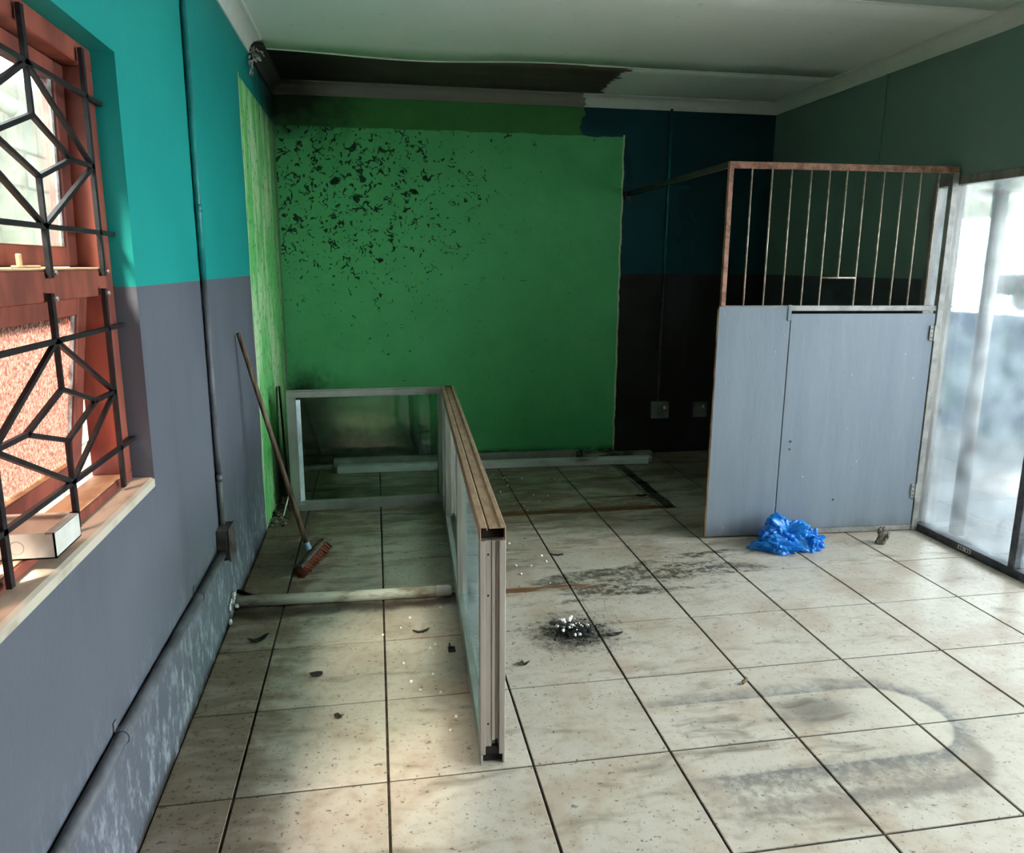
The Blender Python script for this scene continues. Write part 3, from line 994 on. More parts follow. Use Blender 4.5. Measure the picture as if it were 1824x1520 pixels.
# ------------------------------------------------------------------ conduit on the left wall
cv = thing('wall_conduit', 'slim painted conduit running down the teal left wall to the dark junction box', 'conduit', (XL, 1.06, 0.45))
cx = XL + 0.013
MB().tube([(cx, 1.075, ZC - 0.02), (cx, 1.055, 1.70), (cx, 1.060, 1.404)], 0.0115, 12).build('upper_length', 'conduit_teal', cv, True)
MB().tube([(cx, 1.060, 1.404), (cx, 1.060, 0.66)], 0.0115, 12).build('lower_length', 'conduit_grey', cv, True)
MB().tube([(cx, 1.060, 0.66), (cx, 1.056, 0.452)], 0.0125, 12).build('bottom_length', 'conduit_dark', cv, True)
for zz, mm in ((1.664, 'conduit_teal'), (0.645, 'conduit_grey')):
    MB().tube([(cx, 1.058, zz - 0.014), (cx, 1.058, zz + 0.014)], 0.0145, 12).build('coupling', mm, cv, True)
ch = thing('wall_conduit', 'thicker grey conduit running level along the left wall from the junction box', 'conduit', (XL, 0.2, 0.37))
MB().tube([(XL + 0.017, 1.0, 0.352), (XL + 0.017, 0.55, 0.356), (XL + 0.017, -0.25, 0.372), (XL + 0.017, -3.2, 0.38)], 0.0165, 14).build('pipe_length', 'conduit_grey', ch, True)
for yy, zz in ((0.594, 0.356), (-0.231, 0.372)):
    sd = MB().tube([(XL + 0.017, yy - 0.012, zz), (XL + 0.017, yy + 0.012, zz)], 0.0195, 14)
    sd.cbox(XL, XL + 0.004, yy - 0.010, yy + 0.010, zz - 0.038, zz + 0.038, 0.001)
    sd.build('saddle', 'conduit_grey', ch, False)
jb = thing('junction_box', 'dark square junction box on the grey left wall where the conduits meet', 'junction box', (XL, 1.04, 0.33))
MB().cbox(XL, XL + 0.046, 0.985, 1.10, 0.325, 0.450, 0.003).build('box_body', 'junction', jb)
MB().cbox(XL + 0.046, XL + 0.051, 0.981, 1.104, 0.321, 0.454, 0.002).build('cover_plate', 'junction', jb)
for zz in (0.345, 0.43):
    MB().tube([(XL + 0.051, 1.085, zz), (XL + 0.053, 1.085, zz)], 0.003, 8).build('screw_head', 'steel_grey', jb)

# ------------------------------------------------------------------ back wall fittings
bc = thing('wall_conduit', 'thin painted conduit running down the dark teal back wall', 'conduit', (2.615, YB, 0.42))
MB().tube([(2.617, YB - 0.012, ZC - 0.07), (2.617, YB - 0.012, 1.404)], 0.011, 10).build('upper_length', 'conduit_teal', bc, True)
MB().tube([(2.617, YB - 0.012, 1.404), (2.612, YB - 0.012, 0.415)], 0.011, 10).build('lower_length', 'conduit_dark', bc, True)
sb = thing('socket_box', 'raised socket box at the foot of the back wall conduit', 'socket', (2.62, YB, 0.29))
MB().cbox(2.553, 2.690, YB - 0.045, YB, 0.290, 0.417, 0.004).build('box_body', 'socket', sb)
MB().cbox(2.549, 2.694, YB - 0.050, YB - 0.045, 0.286, 0.421, 0.002).build('face_plate', 'socket', sb)
MB().cbox(2.645, 2.665, YB - 0.054, YB - 0.050, 0.36, 0.385, 0.001).build('switch', 'white_metal', sb)
s2 = thing('socket_plate', 'flat socket plate on dark grey wall right of the socket box', 'socket', (2.97, YB, 0.28))
MB().cbox(2.912, 3.032, YB - 0.010, YB, 0.280, 0.405, 0.003).build('face_plate', 'socket', s2)
MB().cbox(2.985, 3.005, YB - 0.014, YB - 0.010, 0.355, 0.380, 0.001).build('switch', 'white_metal', s2)

# ------------------------------------------------------------------ shopfront glazing in the right wall
w2 = struct(bpy.data.objects.new('window_2', None), 'glazed aluminium shopfront looking onto a bright veranda')
COL.objects.link(w2)
w2.location = (XR, 1.2, 0)
MB().cbox(XR - 0.012, XR + 0.06, GY0, GY1, -0.004, 0.040, 0.003).build('bottom_rail', 'alu_dark', w2)
MB().cbox(XR - 0.005, XR + 0.06, GY0, GY1, GZ - 0.045, GZ, 0.003).build('top_rail', 'alu_shop', w2)
posts = [GY1 - 0.02, 1.736, 1.035, 0.33, -0.37, -1.07, -1.77, GY0 + 0.02]
for k, yy in enumerate(posts):
    wd_ = 0.017 if k in (0, 7) else 0.021
    o = MB().cbox(XR - 0.010, XR + 0.055, yy - wd_, yy + wd_, 0.040, GZ - 0.045, 0.003).build('post', 'alu_dark' if k == 2 else 'alu_shop', w2)
for a, c in zip(posts[1:], posts[:-1]):
    MB().box(XR + 0.020, XR + 0.025, a + 0.014, c - 0.014, 0.034, GZ - 0.04).build('pane', 'glass_shop', w2)
stk = MB().box(XR - 0.0135, XR - 0.0120, 1.285, 1.375, 0.010, 0.034).build('sticker', 'white_metal', w2)
stk['label'] = 'small white sticker with dark marks'
for k in range(5):
    if k != 2:
        MB().box(XR - 0.0142, XR - 0.0135, 1.292 + k * 0.016, 1.301 + k * 0.016, 0.014, 0.030).build('sticker_mark', 'dark_box', stk)

# ------------------------------------------------------------------ veranda outside the shopfront
VX0, VX1 = XR + 0.07, 6.25
vf = struct(MB().box(VX0, 8.5, -3.2, 8.0, -0.15, -0.026).build('floor_veranda', 'grout'), 'pale tiled veranda floor behind the glass')
vx = [VX0 + 0.06 + k * T for k in range(0, 7)]
vy = [0.43 * k + 0.05 for k in range(-3, 14)]
for i in range(len(vx) - 1):
    for j in range(len(vy) - 1):
        tile(vf, vx[i], vx[i + 1], vy[j], vy[j + 1], 'ver_tile', -0.020, 0.003)
A = Vector((5.66, 4.46, 0))
Bv = Vector((5.86, 3.516, 0))
dv = (Bv - A).normalized()
P0 = A - dv * 2.2
P1 = A + dv * 7.2
nv = Vector((-dv.y, dv.x, 0))
if nv.x < 0:
    nv = -nv
angv = math.atan2(dv.y, dv.x)
Mv = Matrix.Translation(P0) @ Matrix.Rotation(angv, 4, 'Z')
Lv = (P1 - P0).length
sgn = 1 if (Matrix.Rotation(angv, 4, 'Z') @ Vector((0, 1, 0))).dot(nv) > 0 else -1
lw = MB(Mv)
lw.box(0, Lv, 0, sgn * 0.12, -0.1, 1.065)
struct(lw.build('wall_veranda', 'ver_wall'), 'low blue-stained plaster wall round the veranda')
gr = thing('veranda_grille', 'pale steel grille of thin uprights above the low veranda wall', 'grille', tuple(P0 + Vector((0, 0, 1.06))))
for zz in (1.10, 1.47):
    MB(Mv).box(0.3, Lv, sgn * 0.05, sgn * 0.068, zz, zz + 0.018).build('grille_rail', 'ver_steel', gr)
k = 0.4
while k < Lv - 0.1:
    MB(Mv).box(k, k + 0.012, sgn * 0.053, sgn * 0.065, 1.06, 1.47).build('grille_upright', 'ver_steel', gr)
    k += 0.20
# sloping veranda ceiling with a beam and a round lamp
vr = MB()
vs = []
for (px_, py_), zz in (((XR + 0.14, 8.0), 2.30), ((XR + 0.14, 1.15), 2.30), ((A + dv * 3.1 + nv * 0.1).to_2d(), 1.90), ((P0 + nv * 0.1 - dv * 1.6).to_2d(), 1.90)):  # roof stops short out of view to let more sky light indoors
    vs.append((px_, py_, zz))
vs += [(a, b_, c + 0.06) for a, b_, c in vs]
vr._add(vs, [(0, 1, 2, 3), (7, 6, 5, 4), (0, 4, 5, 1), (1, 5, 6, 2), (2, 6, 7, 3), (3, 7, 4, 0)])
struct(vr.build('ceiling_veranda', 'ver_roof'), 'cream underside of the veranda roof')
vb = MB().cbox(4.35, 4.43, 1.4, 7.5, 2.06, 2.14, 0.004).build('veranda_beam', 'ver_steel')
tag(vb, 'pale steel beam under the veranda roof', 'beam')
vl = thing('veranda_lamp', 'round white lamp under the veranda roof', 'lamp', (5.1, 3.3, 2.0))
lm = MB()
lm.tube([(5.1, 3.3, 2.02), (5.1, 3.3, 1.985), (5.1, 3.3, 1.97)], [0.14, 0.14, 0.10], 24)
lm.build('lamp_dish', 'lampglass', vl, True)
MB().tube([(5.1, 3.3, 2.045), (5.1, 3.3, 2.018)], 0.145, 24).build('lamp_rim', 'ver_steel', vl)
vp = thing('veranda_post', 'grey steel veranda post standing close behind the glass', 'post', (3.64, 1.63, -0.02))
MB().tube([(3.64, 1.63, -0.02), (3.64, 1.63, 2.25)], 0.038, 20).build('post_shaft', 'alu_shop', vp, True)
MB().cbox(3.595, 3.685, 1.585, 1.675, -0.021, -0.012, 0.002).build('base_plate', 'alu_shop', vp)
db = thing('lock_box', 'dark box with a rounded knob on the grille outside the glass', 'lock', (5.77, 3.85, 1.3))
c0 = A + dv * ((Vector((5.767, 3.948, 0)) - A).dot(dv))
Md = Matrix.Translation((c0.x, c0.y, 0)) @ Matrix.Rotation(angv, 4, 'Z')
MB(Md).cbox(0, 0.34, -0.02 * sgn, 0.045 * sgn, 1.235, 1.415, 0.02).build('box_body', 'dark_box', db)
tb = MB(Md)
tb.tube([(0.27, -0.05 * sgn, 1.205), (0.27, 0.03 * sgn, 1.205)], [0.085, 0.095], 20)
tb.build('round_knob', 'dark_box', db, True)

# ------------------------------------------------------------------ gate of bars and plywood
G0, G1 = Vector((2.192, 1.766, 0)), Vector((3.437, 1.707, 0))
ga = math.atan2(G1.y - G0.y, G1.x - G0.x)
gate = thing('security_gate', 'grey plywood gate with a rusty barred top standing against the shopfront', 'gate', tuple(G0), ga)
MG = Matrix.Translation(G0) @ Matrix.Rotation(ga, 4, 'Z')
GL = (G1 - G0).length


def gb(nm, mat, *bx, c=0.002, parent=None, M=MG):
    return MB(M).cbox(*bx, c).build(nm, mat, parent or gate)


gb('top_rail', 'rust_pink', 0.0, GL, -0.013, 0.013, 1.948, 1.980)
gb('left_stile', 'rust_pink', 0.0, 0.024, -0.012, 0.012, 1.262, 1.950)
gb('right_stile', 'steel_grey', GL - 0.034, GL, -0.017, 0.017, 0.0, 1.950)
gb('mid_rail', 'steel_grey', 0.0, GL - 0.034, -0.008, 0.016, 1.240, 1.268)
gb('bottom_rail', 'steel_grey', 0.36, GL - 0.034, -0.012, 0.016, 0.004, 0.034)
gb('back_brace', 'steel_grey', 0.0, 0.03, 0.0, 0.025, 0.02, 1.25)
lb = MB(MG)
lb.cbox(-0.010, 0.383, -0.014, -0.001, 0.010, 1.262, 0.0015)
lb = lb.build('fixed_board', 'board', gate)
eg = MB(MG)
zz = 0.010
while zz < 1.25:
    hh = random.uniform(0.03, 0.09)
    eg.box(-0.0135 - random.uniform(0, 0.0025), -0.0098, -0.0125, -0.0015, zz, min(zz + hh, 1.258))
    zz += hh
eg.build('splintered_edge', 'raw_wood', lb)
dl = gb('door_leaf', 'board', 0.3875, GL - 0.040, -0.014, -0.001, 0.036, 1.226)
gb('patch_strip', 'board', 0.366, 0.386, -0.018, -0.014, 1.19, 1.272, parent=dl)
for bx_, zz in ((0.175, 1.108), (0.357, 1.115), (0.020, 1.232)):
    MB(MG).tube([(bx_, -0.0135, zz), (bx_, -0.017, zz)], 0.006, 10).build('bolt_head', 'steel_grey', lb)
for bx_, zz in ((0.441, 0.538), (0.439, 0.495), (0.72, 0.20)):
    MB(MG).tube([(bx_, -0.0135, zz), (bx_, -0.017, zz)], 0.006, 10).build('bolt_head', 'dark_box', dl)
for zz in (1.122, 0.236):
    h_ = gb('hinge', 'steel_grey', GL - 0.066, GL - 0.020, -0.021, -0.014, zz - 0.040, zz + 0.040, c=0.0015)
    MB(MG).tube([(GL - 0.040, -0.020, zz - 0.042), (GL - 0.040, -0.020, zz + 0.042)], 0.006, 10).build('hinge_pin', 'steel_grey', h_)
    for dz_ in (-0.025, 0.0, 0.025):
        MB(MG).tube([(GL - 0.056, -0.0205, zz + dz_), (GL - 0.056, -0.0235, zz + dz_)], 0.0038, 8).build('hinge_screw', 'dark_box', h_)
for k, bx_ in enumerate((0.125, 0.232, 0.336, 0.441, 0.540, 0.634, 0.733, 0.838, 0.942, 1.042, 1.143)):
    zlo = 1.412 if k == 5 else 1.262
    MB(MG).tube([(bx_, 0, zlo), (bx_, 0, 1.952)], 0.0045, 8).build('bar_rod', 'bar_pale', gate, True)
MB(MG).tube([(0.540, 0, 1.412), (0.733, 0, 1.412)], 0.0045, 8).build('short_crossbar', 'bar_pale', gate, True)
MB().bar((2.205, 1.78, 1.966), (2.306, YB - 0.004, 1.985), 0.022, 0.030, (0, 0, 1)).build('tie_bar', 'junction', gate)
MB().cbox(2.285, 2.327, YB - 0.012, YB - 0.001, 1.94, 2.005, 0.002).build('wall_bracket', 'conduit_dark', gate)

# ------------------------------------------------------------------ low glazed aluminium partition
PA, PB = Vector((0.740, 0.030, 0)), Vector((0.848, 2.60, 0))
pa = -math.atan2(PB.x - PA.x, PB.y - PA.y)
part = thing('glazed_partition', 'low L-shaped aluminium and glass partition standing on the tiles', 'partition', tuple(PA), pa)
MP = Matrix.Translation(PA) @ Matrix.Rotation(pa, 4, 'Z')
PL = (PB - PA).length
H = 0.748


def pb(nm, mat, *bxs, c=0.0012, parent=None, M=MP):
    m_ = MB(M)
    for bx in bxs:
        m_.cbox(*bx, c)
    return m_.build(nm, mat, parent or part)


tr_ = pb('top_rail', 'alu_dusty',
         (-0.037, -0.034, 0.0, PL, H - 0.040, H - 0.001),
         (0.034, 0.037, 0.0, PL, H - 0.040, H - 0.001),
         (-0.037, -0.017, 0.0, PL, H - 0.003, H),
         (-0.011, 0.037, 0.004, PL, H - 0.006, H - 0.002),
         (0.022, 0.037, 0.0, PL, H - 0.003, H + 0.001),
         (-0.018, -0.015, 0.0, PL, H - 0.010, H - 0.001),
         (-0.034, 0.034, 0.03, PL, H - 0.024, H - 0.008))
pb('rail_slot', 'hollow', (-0.017, -0.011, 0.02, PL, H - 0.009, H - 0.005), parent=tr_)
pb('rail_hollow', 'hollow', (-0.034, 0.034, 0.022, 0.03, H - 0.038, H - 0.010), parent=tr_)
ep = pb('end_post', 'alu_end',
        (-0.037, -0.0215, 0.0, 0.045, 0.030, H - 0.041),
        (-0.0215, -0.003, 0.006, 0.045, 0.030, H - 0.041),
        (-0.0025, 0.007, 0.004, 0.045, 0.075, H - 0.041),
        (0.0072, 0.019, 0.009, 0.045, 0.075, H - 0.041),
        (0.019, 0.037, 0.0, 0.045, 0.030, H - 0.041))
for xx, zz in ((-0.013, 0.665), (-0.013, 0.540), (-0.013, 0.13)):
    MB(MP).tube([(xx, 0.0065, zz), (xx, 0.005, zz)], 0.0032, 10).build('screw_hole', 'hollow', ep)
pb('rusty_dirt', 'hollow', (-0.0212, 0.0188, 0.003, 0.02, 0.030, 0.055), parent=ep)
br = pb('bottom_rail', 'alu',
        (-0.037, -0.030, -0.006, PL, 0.0, 0.032), (0.030, 0.037, 0.0, PL, 0.0, 0.032),
        (-0.030, 0.030, 0.02, PL, 0.020, 0.030),
        (-0.0365, -0.012, 0.045, PL, 0.030, 0.062), (0.012, 0.0365, 0.045, PL, 0.030, 0.062))
pb('rail_hollow', 'hollow', (-0.030, 0.030, 0.015, 0.02, 0.0, 0.030), parent=br)
for y_, wd_ in ((1.085, 0.048), (2.150, 0.040)):
    pb('mullion', 'alu_end', (-0.036, 0.0, y_, y_ + wd_, 0.060, H - 0.040), (0.0, 0.030, y_ + 0.045, y_ + 0.045 + wd_, 0.060, H - 0.040))
pb('far_post', 'alu', (-0.037, 0.037, PL - 0.05, PL, 0.0, H - 0.002))
for a, c, xo in ((0.040, 1.10, -0.012), (1.13, 2.16, 0.012), (2.18, PL - 0.045, -0.012)):
    MB(MP).box(xo - 0.0025, xo + 0.0025, a, c, 0.055, H - 0.035).build('glass_pane', 'glass_green', part)
# stile beside the panes on the near leaf
pb('leaf_stile', 'alu', (-0.034, -0.004, 0.045, 0.062, 0.060, H - 0.040))
# return panel towards the left wall
RA, RB = Vector((-0.098, 2.585, 0)), Vector((0.815, 2.607, 0))
ra = math.atan2(RB.y - RA.y, RB.x - RA.x)
MR = Matrix.Translation(RA) @ Matrix.Rotation(ra, 4, 'Z')
RL = (RB - RA).length
HR = 0.735
pb('return_top_rail', 'alu', (0.0, RL, 0.0, 0.05, HR - 0.040, HR - 0.004), (0.0, RL + 0.04, 0.016, 0.022, HR - 0.004, HR + 0.004), M=MR)
pb('return_bottom_rail', 'alu', (0.0, RL, 0.0, 0.05, 0.0, 0.042), M=MR)
pb('return_stile', 'alu', (0.0, 0.055, 0.0, 0.05, 0.042, HR - 0.040), M=MR)
pb('return_stile', 'alu', (RL - 0.025, RL, 0.0, 0.05, 0.042, HR - 0.040), M=MR)
bd = MB(MR).prism([(0.055, 0.0), (0.078, 0.022), (0.055, 0.022)], 0.060, HR - 0.055, 'z').build('glazing_bead', 'bead', part)
bd2 = MB(MR)
bd2.cbox(0.055, RL - 0.025, 0.004, 0.022, 0.042, 0.062, 0.002)
bd2.build('glazing_bead', 'alu', part)
MB(MR).box(0.055, RL - 0.025, 0.024, 0.029, 0.042, HR - 0.040).build('glass_pane', 'glass_green', part)

# ------------------------------------------------------------------ broom
bt, bb = Vector((XL + 0.016, 1.690, 1.155)), Vector((0.066, 1.745, 0.075))
brm = thing('broom', 'old push broom with wooden handle and red bristles leaning on the left wall', 'broom', (0.075, 1.70, 0))
MB().tube([bt, bb + (bt - bb) * 0.5, bb], [0.0105, 0.0125, 0.0135], 12).build('handle', 'wood_handle', brm, True)
hd = (bb - bt).normalized()
MB().tube([bb - hd * 0.035, bb + hd * 0.004], [0.0145, 0.017], 12).build('ferrule', 'ferrule', brm, True)
h0, h1 = Vector((0.035, 1.545, 0.040)), Vector((0.125, 1.890, 0.046))
ax = (h1 - h0).normalized()
upb = Vector((-0.62, 0.16, 0.77))
upb = (upb - ax * upb.dot(ax)).normalized()
sdv = ax.cross(upb)
Mb = Matrix((ax, sdv, upb)).transposed().to_4x4()
Mb.translation = (h0 + h1) / 2
HL = (h1 - h0).length / 2
bk = MB(Mb)
prof = [(-0.026, -0.004), (-0.028, 0.010), (-0.014, 0.022), (0.014, 0.022), (0.028, 0.010), (0.026, -0.004)]
bk.prism(prof, -HL, HL, 'x')
bk.build('broom_block', 'broom_block', brm)
bs = MB(Mb)
random.seed(3)
for i in range(34):
    for j in range(6):
        px_ = -HL + 0.008 + (2 * HL - 0.016) * i / 33
        py_ = -0.022 + 0.044 * j / 5
        tip = Vector((px_ + random.uniform(-0.006, 0.006), py_ * 1.25 + random.uniform(-0.006, 0.006), -0.045 + random.uniform(-0.004, 0.006)))
        bs.bar((px_, py_, -0.003), tip, 0.0062, 0.0062, (0, 1, 0.1))
o = bs.build('bristles', 'bristle', brm)
o['kind'] = 'stuff'

# ------------------------------------------------------------------ loose pipe on the floor
pv = thing('plastic_pipe', 'stained white plastic pipe lying across the tiles from the left wall', 'pipe', (0.26, 1.25, 0))
MB().tube([(XL - 0.01, 1.262, 0.030), (0.25, 1.250, 0.026), (0.70, 1.238, 0.026)], 0.0245, 18).build('pipe_barrel', 'pvc', pv, True)
pe = MB()
pe.tube([(0.665, 1.239, 0.0265), (0.725, 1.2375, 0.0265)], 0.0268, 18)
pe.tube([(0.725, 1.2375, 0.0265), (0.734, 1.237, 0.0265)], 0.024, 18)
pe.build('end_cap', 'white_metal', pv, False)
cb = MB().tube([(XL, 1.315, 0.055), (-0.14, 1.310, 0.030), (-0.05, 1.300, 0.012), (0.10, 1.290, 0.010), (0.17, 1.285, 0.009)], 0.009, 8)
tag(cb.build('cable_sleeve', 'cable', None, True), 'black cable sleeve running beside the white plastic pipe', 'cable')
cp = thing('broken_plaster', 'broken plaster at the wall hole the white pipe comes from', 'debris', (XL, 1.16, 0))
for k in range(7):
    p = Vector((XL + 0.001, 1.09 + 0.024 * k, (0.0, 0.05, 0.075, 0.06, 0.08, 0.055, 0.01)[k]))
    MB().cbox(p.x, p.x + random.uniform(0.006, 0.02), p.y, p.y + 0.023, p.z, p.z + random.uniform(0.016, 0.03), 0.003).build('plaster_piece', 'chip', cp)

# ------------------------------------------------------------------ lengths of trim lying along the back wall
def length(name, label, mat, p, q, w, h, lip=True, cat='trim length'):
    p, q = Vector(p), Vector(q)
    L_ = (q - p).length
    a_ = math.atan2(q.y - p.y, q.x - p.x)
    r = thing(name, label, cat, tuple(p), a_)
    Mx = Matrix.Translation(p) @ Matrix.Rotation(a_, 4, 'Z')
    MB(Mx).cbox(0, L_, 0, w, 0.0, h, 0.004).build('channel', mat, r)
    if lip:
        MB(Mx).cbox(0.004, L_ - 0.004, 0.006, w - 0.006, h, h + 0.006, 0.002).build('lid', mat, r)
    MB(Mx).cbox(L_ - 0.03, L_ + 0.003, -0.001, w + 0.001, 0.0, h + 0.001, 0.003).build('end_piece', 'trunk_dirty', r)
    return r


length('trunking_length', 'long white trunking lying on the tiles in front of the green wall', 'trunk_white', (0.13, 3.412, 0.001), (2.46, 3.345, 0.001), 0.07, 0.046)
length('aluminium_length', 'grey aluminium profile lying between the white trunking and the green wall', 'alu', (0.10, 3.56, 0.001), (1.95, 3.55, 0.001), 0.06, 0.062)
length('aluminium_length', 'short dirty profile end to end with the grey aluminium profile', 'trunk_dirty', (1.975, 3.55, 0.001), (2.52, 3.51, 0.001), 0.05, 0.050)
length('trim_offcut', 'small mouldy trim offcut in the corner behind the glass partition', 'trunk_dirty', (-0.14, 3.50, 0.001), (0.09, 3.53, 0.001), 0.05, 0.035, False)

# ------------------------------------------------------------------ crumpled bag and paper
def crumple(name, mat, loc, rx, ry, rz_, amp, freq, seed, sub=5, hollow=None, parent=None):
    import bmesh
    bm = bmesh.new()
    bmesh.ops.create_icosphere(bm, subdivisions=sub, radius=1.0)
    so = Vector((seed * 3.7, seed * 1.3, seed * 7.1))
    for v in bm.verts:
        d = v.co.normalized()
        r1 = mnoise.noise(d * freq * 0.8 + so)
        w = d + 0.18 * mnoise.noise_vector(d * 2.3 + so)
        v1 = mnoise.voronoi(w * freq * 0.75 + so)[0]
        v2 = mnoise.voronoi(w * freq * 1.7 + so * 2)[0]
        k = 1.0 + amp * (r1 * 0.8 - (v1[0] - 0.4) * 0.9 - (v2[0] - 0.4) * 0.40 + (v2[1] - v2[0]) * 0.12)
        if hollow is not None:
            hd_ = (d - hollow[0]).length
            k *= 1.0 - hollow[1] * math.exp(-(hd_ / hollow[2]) ** 2)
        p = d * k
        v.co = Vector((p.x * rx, p.y * ry, (p.z + 0.42) * rz_ if p.z > -0.42 else (p.z + 0.42) * rz_ * 0.06))
    mnz = min(v.co.z for v in bm.verts)
    for v in bm.verts:
        v.co.z -= mnz
    me = bpy.data.meshes.new(name)
    bm.to_mesh(me)
    bm.free()
    me.materials.append(MAT[mat])
    o = bpy.data.objects.new(name, me)
    COL.objects.link(o)
    o.location = loc
    return o


bag = thing('plastic_bag', 'crumpled blue plastic bag on the tiles against the grey gate', 'bag', (2.56, 1.575, 0))
o = crumple('bag_body', 'bag', (0, 0.015, 0), 0.150, 0.110, 0.110, 0.55, 2.0, 1.3, 6, (Vector((0.1, -0.6, 0.75)).normalized(), 0.55, 0.45))
o.parent = bag
o = crumple('bag_fold', 'bag', (-0.085, -0.055, 0), 0.110, 0.055, 0.055, 0.55, 2.6, 2.7, 5)
o.parent = bag
o.rotation_euler = (0, 0, -0.45)
o = crumple('bag_fold', 'bag', (0.115, -0.03, 0), 0.070, 0.075, 0.07, 0.6, 2.6, 4.1, 5)
o.parent = bag
tag(crumple('crumpled_paper', 'paper', (3.105, 1.535, 0), 0.036, 0.030, 0.060, 0.6, 1.8, 5.5, 4), 'small dark crumpled paper beside the shopfront rail', 'paper')

# ------------------------------------------------------------------ ash heap
ash = thing('ash_heap', 'small heap of black ash with white foam crumbs on the tiles', 'ash heap', (1.19, 0.80, 0))
am = MB()
random.seed(11)
for k in range(1500):
    t = random.uniform(0, 6.283)
    r_ = abs(random.gauss(0, 0.085))
    xx, yy = 1.20 + r_ * 1.25 * math.cos(t), 0.805 + r_ * math.sin(t)
    hz = max(0.0, 0.020 * (1 - r_ / 0.10)) if r_ < 0.10 else 0.0
    s_ = random.uniform(0.002, 0.0065) * (1.0 if r_ < 0.11 else 0.6)
    base = Vector((xx, yy, random.uniform(0, hz)))
    q = [base + Vector((random.uniform(-s_, s_), random.uniform(-s_, s_), random.uniform(0, s_ * 1.4))) for _ in range(4)]
    am._add([tuple(p) for p in q], [(0, 1, 2), (0, 2, 3), (0, 3, 1), (1, 3, 2)])
md = MB()
nr_, nt_ = 7, 30
vs_a = [(1.20, 0.805, 0.016)]
fs_a = []
for i in range(1, nr_ + 1):
    for j in range(nt_):
        t = 2 * math.pi * j / nt_
        rr = (0.060 + 0.03 * mnoise.noise(Vector((math.cos(t) * 2.2, math.sin(t) * 2.2, 4.0)))) * i / nr_
        hh_ = 0.016 * (1 - (i / nr_) ** 1.5) + (0.004 * mnoise.noise(Vector((rr * 60 * math.cos(t), rr * 60 * math.sin(t), 1.0))) if i < nr_ else 0)
        vs_a.append((1.20 + 1.2 * rr * math.cos(t), 0.805 + rr * math.sin(t), max(hh_, 0.0005)))
for j in range(nt_):
    fs_a.append((0, 1 + j, 1 + (j + 1) % nt_))
    for i in range(nr_ - 1):
        a_, b_ = 1 + i * nt_ + j, 1 + i * nt_ + (j + 1) % nt_
        fs_a.append((a_, a_ + nt_, b_ + nt_, b_))
md._add(vs_a, fs_a)
md.build('ash_mound', 'ash', ash)
o = am.build('ash_grains', 'ash', ash)
o['kind'] = 'stuff'
cm = None
random.seed(5)


def foam_crumb(loc, s_, parent=None):
    global cm
    if cm is None:
        o = crumple('foam_crumb', 'foam', loc, 0.5, 0.5, 0.5, 0.35, 1.5, 9.0, 2)
        cm = o.data
    else:
        o = bpy.data.objects.new('foam_crumb', cm)
        COL.objects.link(o)
        o.location = loc
    o.scale = (s_, s_, s_)
    o.rotation_euler = (0, 0, random.uniform(0, 6))
    if parent is not None:
        o.parent = parent
        o.location = Vector(loc) - parent.location
    return o


for k in range(24):
    foam_crumb((1.185 + random.gauss(0, 0.035), 0.835 + random.gauss(0, 0.04), random.uniform(0.010, 0.018)), random.uniform(0.007, 0.016), ash)
for k in range(5):
    foam_crumb((1.165 + random.uniform(-0.02, 0.03), 0.88 + random.uniform(-0.015, 0.015), 0.012), random.uniform(0.014, 0.020), ash)
# loose crumbs round about
groups = [((0.9, 2.0, 2.35, 3.25), 26, 'white foam crumb on the grimy tiles between partition and back wall', 'foam crumbs near the back wall'),
          ((0.84, 1.25, 1.3, 2.2), 12, 'white foam crumb on the tiles right of the glass partition', 'foam crumbs right of the partition'),
          ((0.42, 0.68, 0.15, 1.12), 14, 'white foam crumb on the pale tiles left of the glass partition', 'foam crumbs left of the partition')]
for (xa, xb, ya, yb_), n_, lab, grp in groups:
    for k in range(n_):
        o = foam_crumb((random.uniform(xa, xb), random.uniform(ya, yb_), 0.0), random.uniform(0.008, 0.014))
        tag(o, lab, 'foam crumb', grp)


# ------------------------------------------------------------------ flakes, leaves and other litter
def flake(name, mat, loc, outline, label, cat, th=0.002, curl=0.0, rz_=0.0):
    n = len(outline)
    vs, fs = [], []
    for zz in (0.0, th):
        for (a, b_) in outline:
            vs.append((a, b_, zz + curl * (a * a + b_ * b_)))
    cz = [0.0, th]
    vs += [(0, 0, 0.0), (0, 0, th)]
    for i in range(n):
        j = (i + 1) % n
        fs += [(i, j, n + j, n + i), (2 * n, j, i), (2 * n + 1, n + i, n + j)]
    m_ = MB()
    m_._add(vs, fs)
    return tag(loc_mesh(name, m_, mat, loc, rz_), label, cat)


def blob(r0, n=9, jag=0.35, sx=1.0, sy=1.0):
    return [(r0 * sx * (1 + random.uniform(-jag, jag)) * math.cos(2 * math.pi * k / n), r0 * sy * (1 + random.uniform(-jag, jag)) * math.sin(2 * math.pi * k / n)) for k in range(n)]


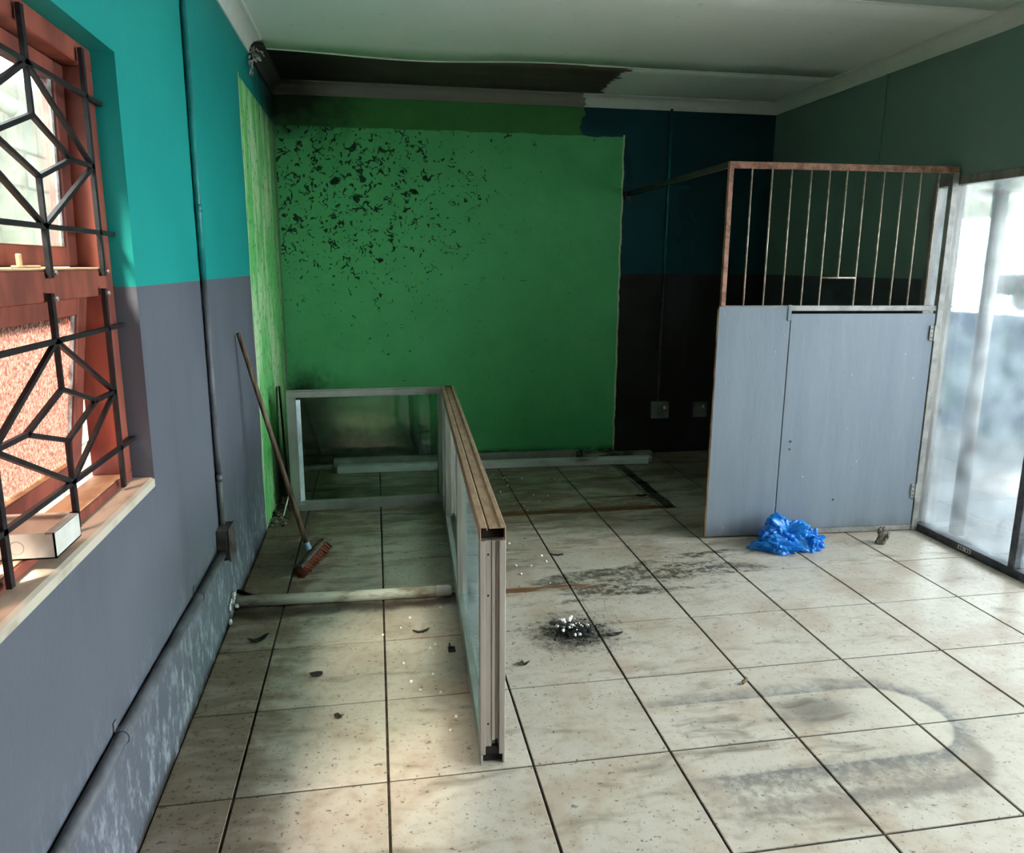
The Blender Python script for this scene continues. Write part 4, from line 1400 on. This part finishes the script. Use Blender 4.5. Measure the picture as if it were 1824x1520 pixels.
random.seed(21)
flake('paint_flake', 'flake', (0.182, 0.630, 0), blob(0.022, 9, 0.25, 1.2, 0.8), 'dark grey flake on the tiles between left wall and partition', 'flake', 0.002, 14.0)
flake('paint_flake', 'flake', (-0.064, 0.938, 0), blob(0.026, 9, 0.3, 1.3, 0.7), 'curled dark flake beside the left wall near the plastic pipe', 'flake', 0.002, 12.0, 0.4)
flake('dry_leaf', 'leaf', (0.273, 0.350, 0), blob(0.015, 11, 0.6, 1.0, 0.8), 'small ragged dry leaf on the pale tile', 'leaf', 0.002, 20.0)
flake('dry_leaf', 'leaf', (0.937, 0.586, 0), blob(0.016, 9, 0.5, 1.2, 0.8), 'small dark leaf scrap in front of the ash heap', 'leaf', 0.003, 15.0)
flake('bark_strip', 'flake', (1.352, 0.757, 0), blob(0.022, 9, 0.4, 1.5, 0.45), 'black strip of bark just right of the ash heap', 'bark', 0.004, 8.0, 0.15)
flake('bark_strip', 'flake', (1.318, 1.640, 0), blob(0.022, 9, 0.3, 1.6, 0.30), 'thin black strip of bark across a joint behind the ash heap', 'bark', 0.004, 6.0, -0.2)
flake('bark_strip', 'flake', (0.577, 0.905, 0), blob(0.019, 9, 0.3, 1.6, 0.35), 'curved black strip on the tile near the pipe end cap', 'bark', 0.005, 10.0, 0.15)
flake('paint_flake', 'leaf', (2.10, 2.56, 0), blob(0.025, 9, 0.4, 1.4, 0.7), 'dark scrap on the tiles beside the rusty outline', 'flake', 0.003, 6.0)
flake('paint_flake', 'flake', (2.72, 1.66, 0), blob(0.010, 7, 0.3, 1.3, 0.7), 'tiny dark scrap under the bottom rail of the gate', 'flake', 0.003, 6.0)
stb = MB().tube([(-0.009, 0, 0.006), (0.004, 0.0, 0.013), (0.010, 0.002, 0.020)], [0.007, 0.007, 0.0065], 10)
tag(loc_mesh('cigarette_stub', stb, 'cork', (1.700, 0.325, 0.0), 0.3), 'short brown stub on the tile near the oval stain', 'stub')
clp = thing('metal_clip', 'small black clip at the foot of the glass partition', 'clip', (0.700, 0.742, 0))
MB().cbox(0.672, 0.700, 0.722, 0.760, 0.0, 0.006, 0.001).build('clip_base', 'flake', clp)
MB().cbox(0.676, 0.682, 0.726, 0.756, 0.006, 0.024, 0.001).build('clip_tongue', 'flake', clp)

# rubble and a leaning sliver in the back left corner
rb = MB()
random.seed(33)
for k in range(240):
    t = random.random()
    yy = 2.30 + 0.55 * t ** 1.3
    xx = XL + abs(random.gauss(0, 0.045)) + 0.006
    if xx > -0.105:
        continue
    s_ = random.uniform(0.004, 0.014)
    p = Vector((xx, yy, random.uniform(0, 0.02)))
    q = [p + Vector((random.uniform(-s_, s_), random.uniform(-s_, s_), random.uniform(0, s_ * 1.3))) for _ in range(5)]
    rb._add([tuple(v) for v in q], [(0, 1, 2), (0, 2, 3), (0, 3, 1), (1, 4, 2), (2, 4, 3), (1, 3, 4)])
o = rb.build('corner_rubble', 'rubble')
tag(o, 'loose plaster rubble along the foot of the green strip of left wall', 'rubble')
o['kind'] = 'stuff'
slv = MB().bar((-0.135, 2.475, 0.012), (-0.108, 2.56, 0.115), 0.016, 0.004, (1, 0.2, 0.3))
tag(slv.build('trim_sliver', 'trunk_white'), 'white sliver of trim leaning beside the partition stile', 'trim length')
dbd = MB().bar((-0.150, 2.90, 0.030), (-0.186, 3.02, 0.70), 0.09, 0.010, (1, 0.1, 0.05))  # narrow dark upright slab standing in the black corner area
tag(dbd.build('dark_strip', 'hollow'), 'dark narrow strip leaning on the green wall behind the partition', 'board')
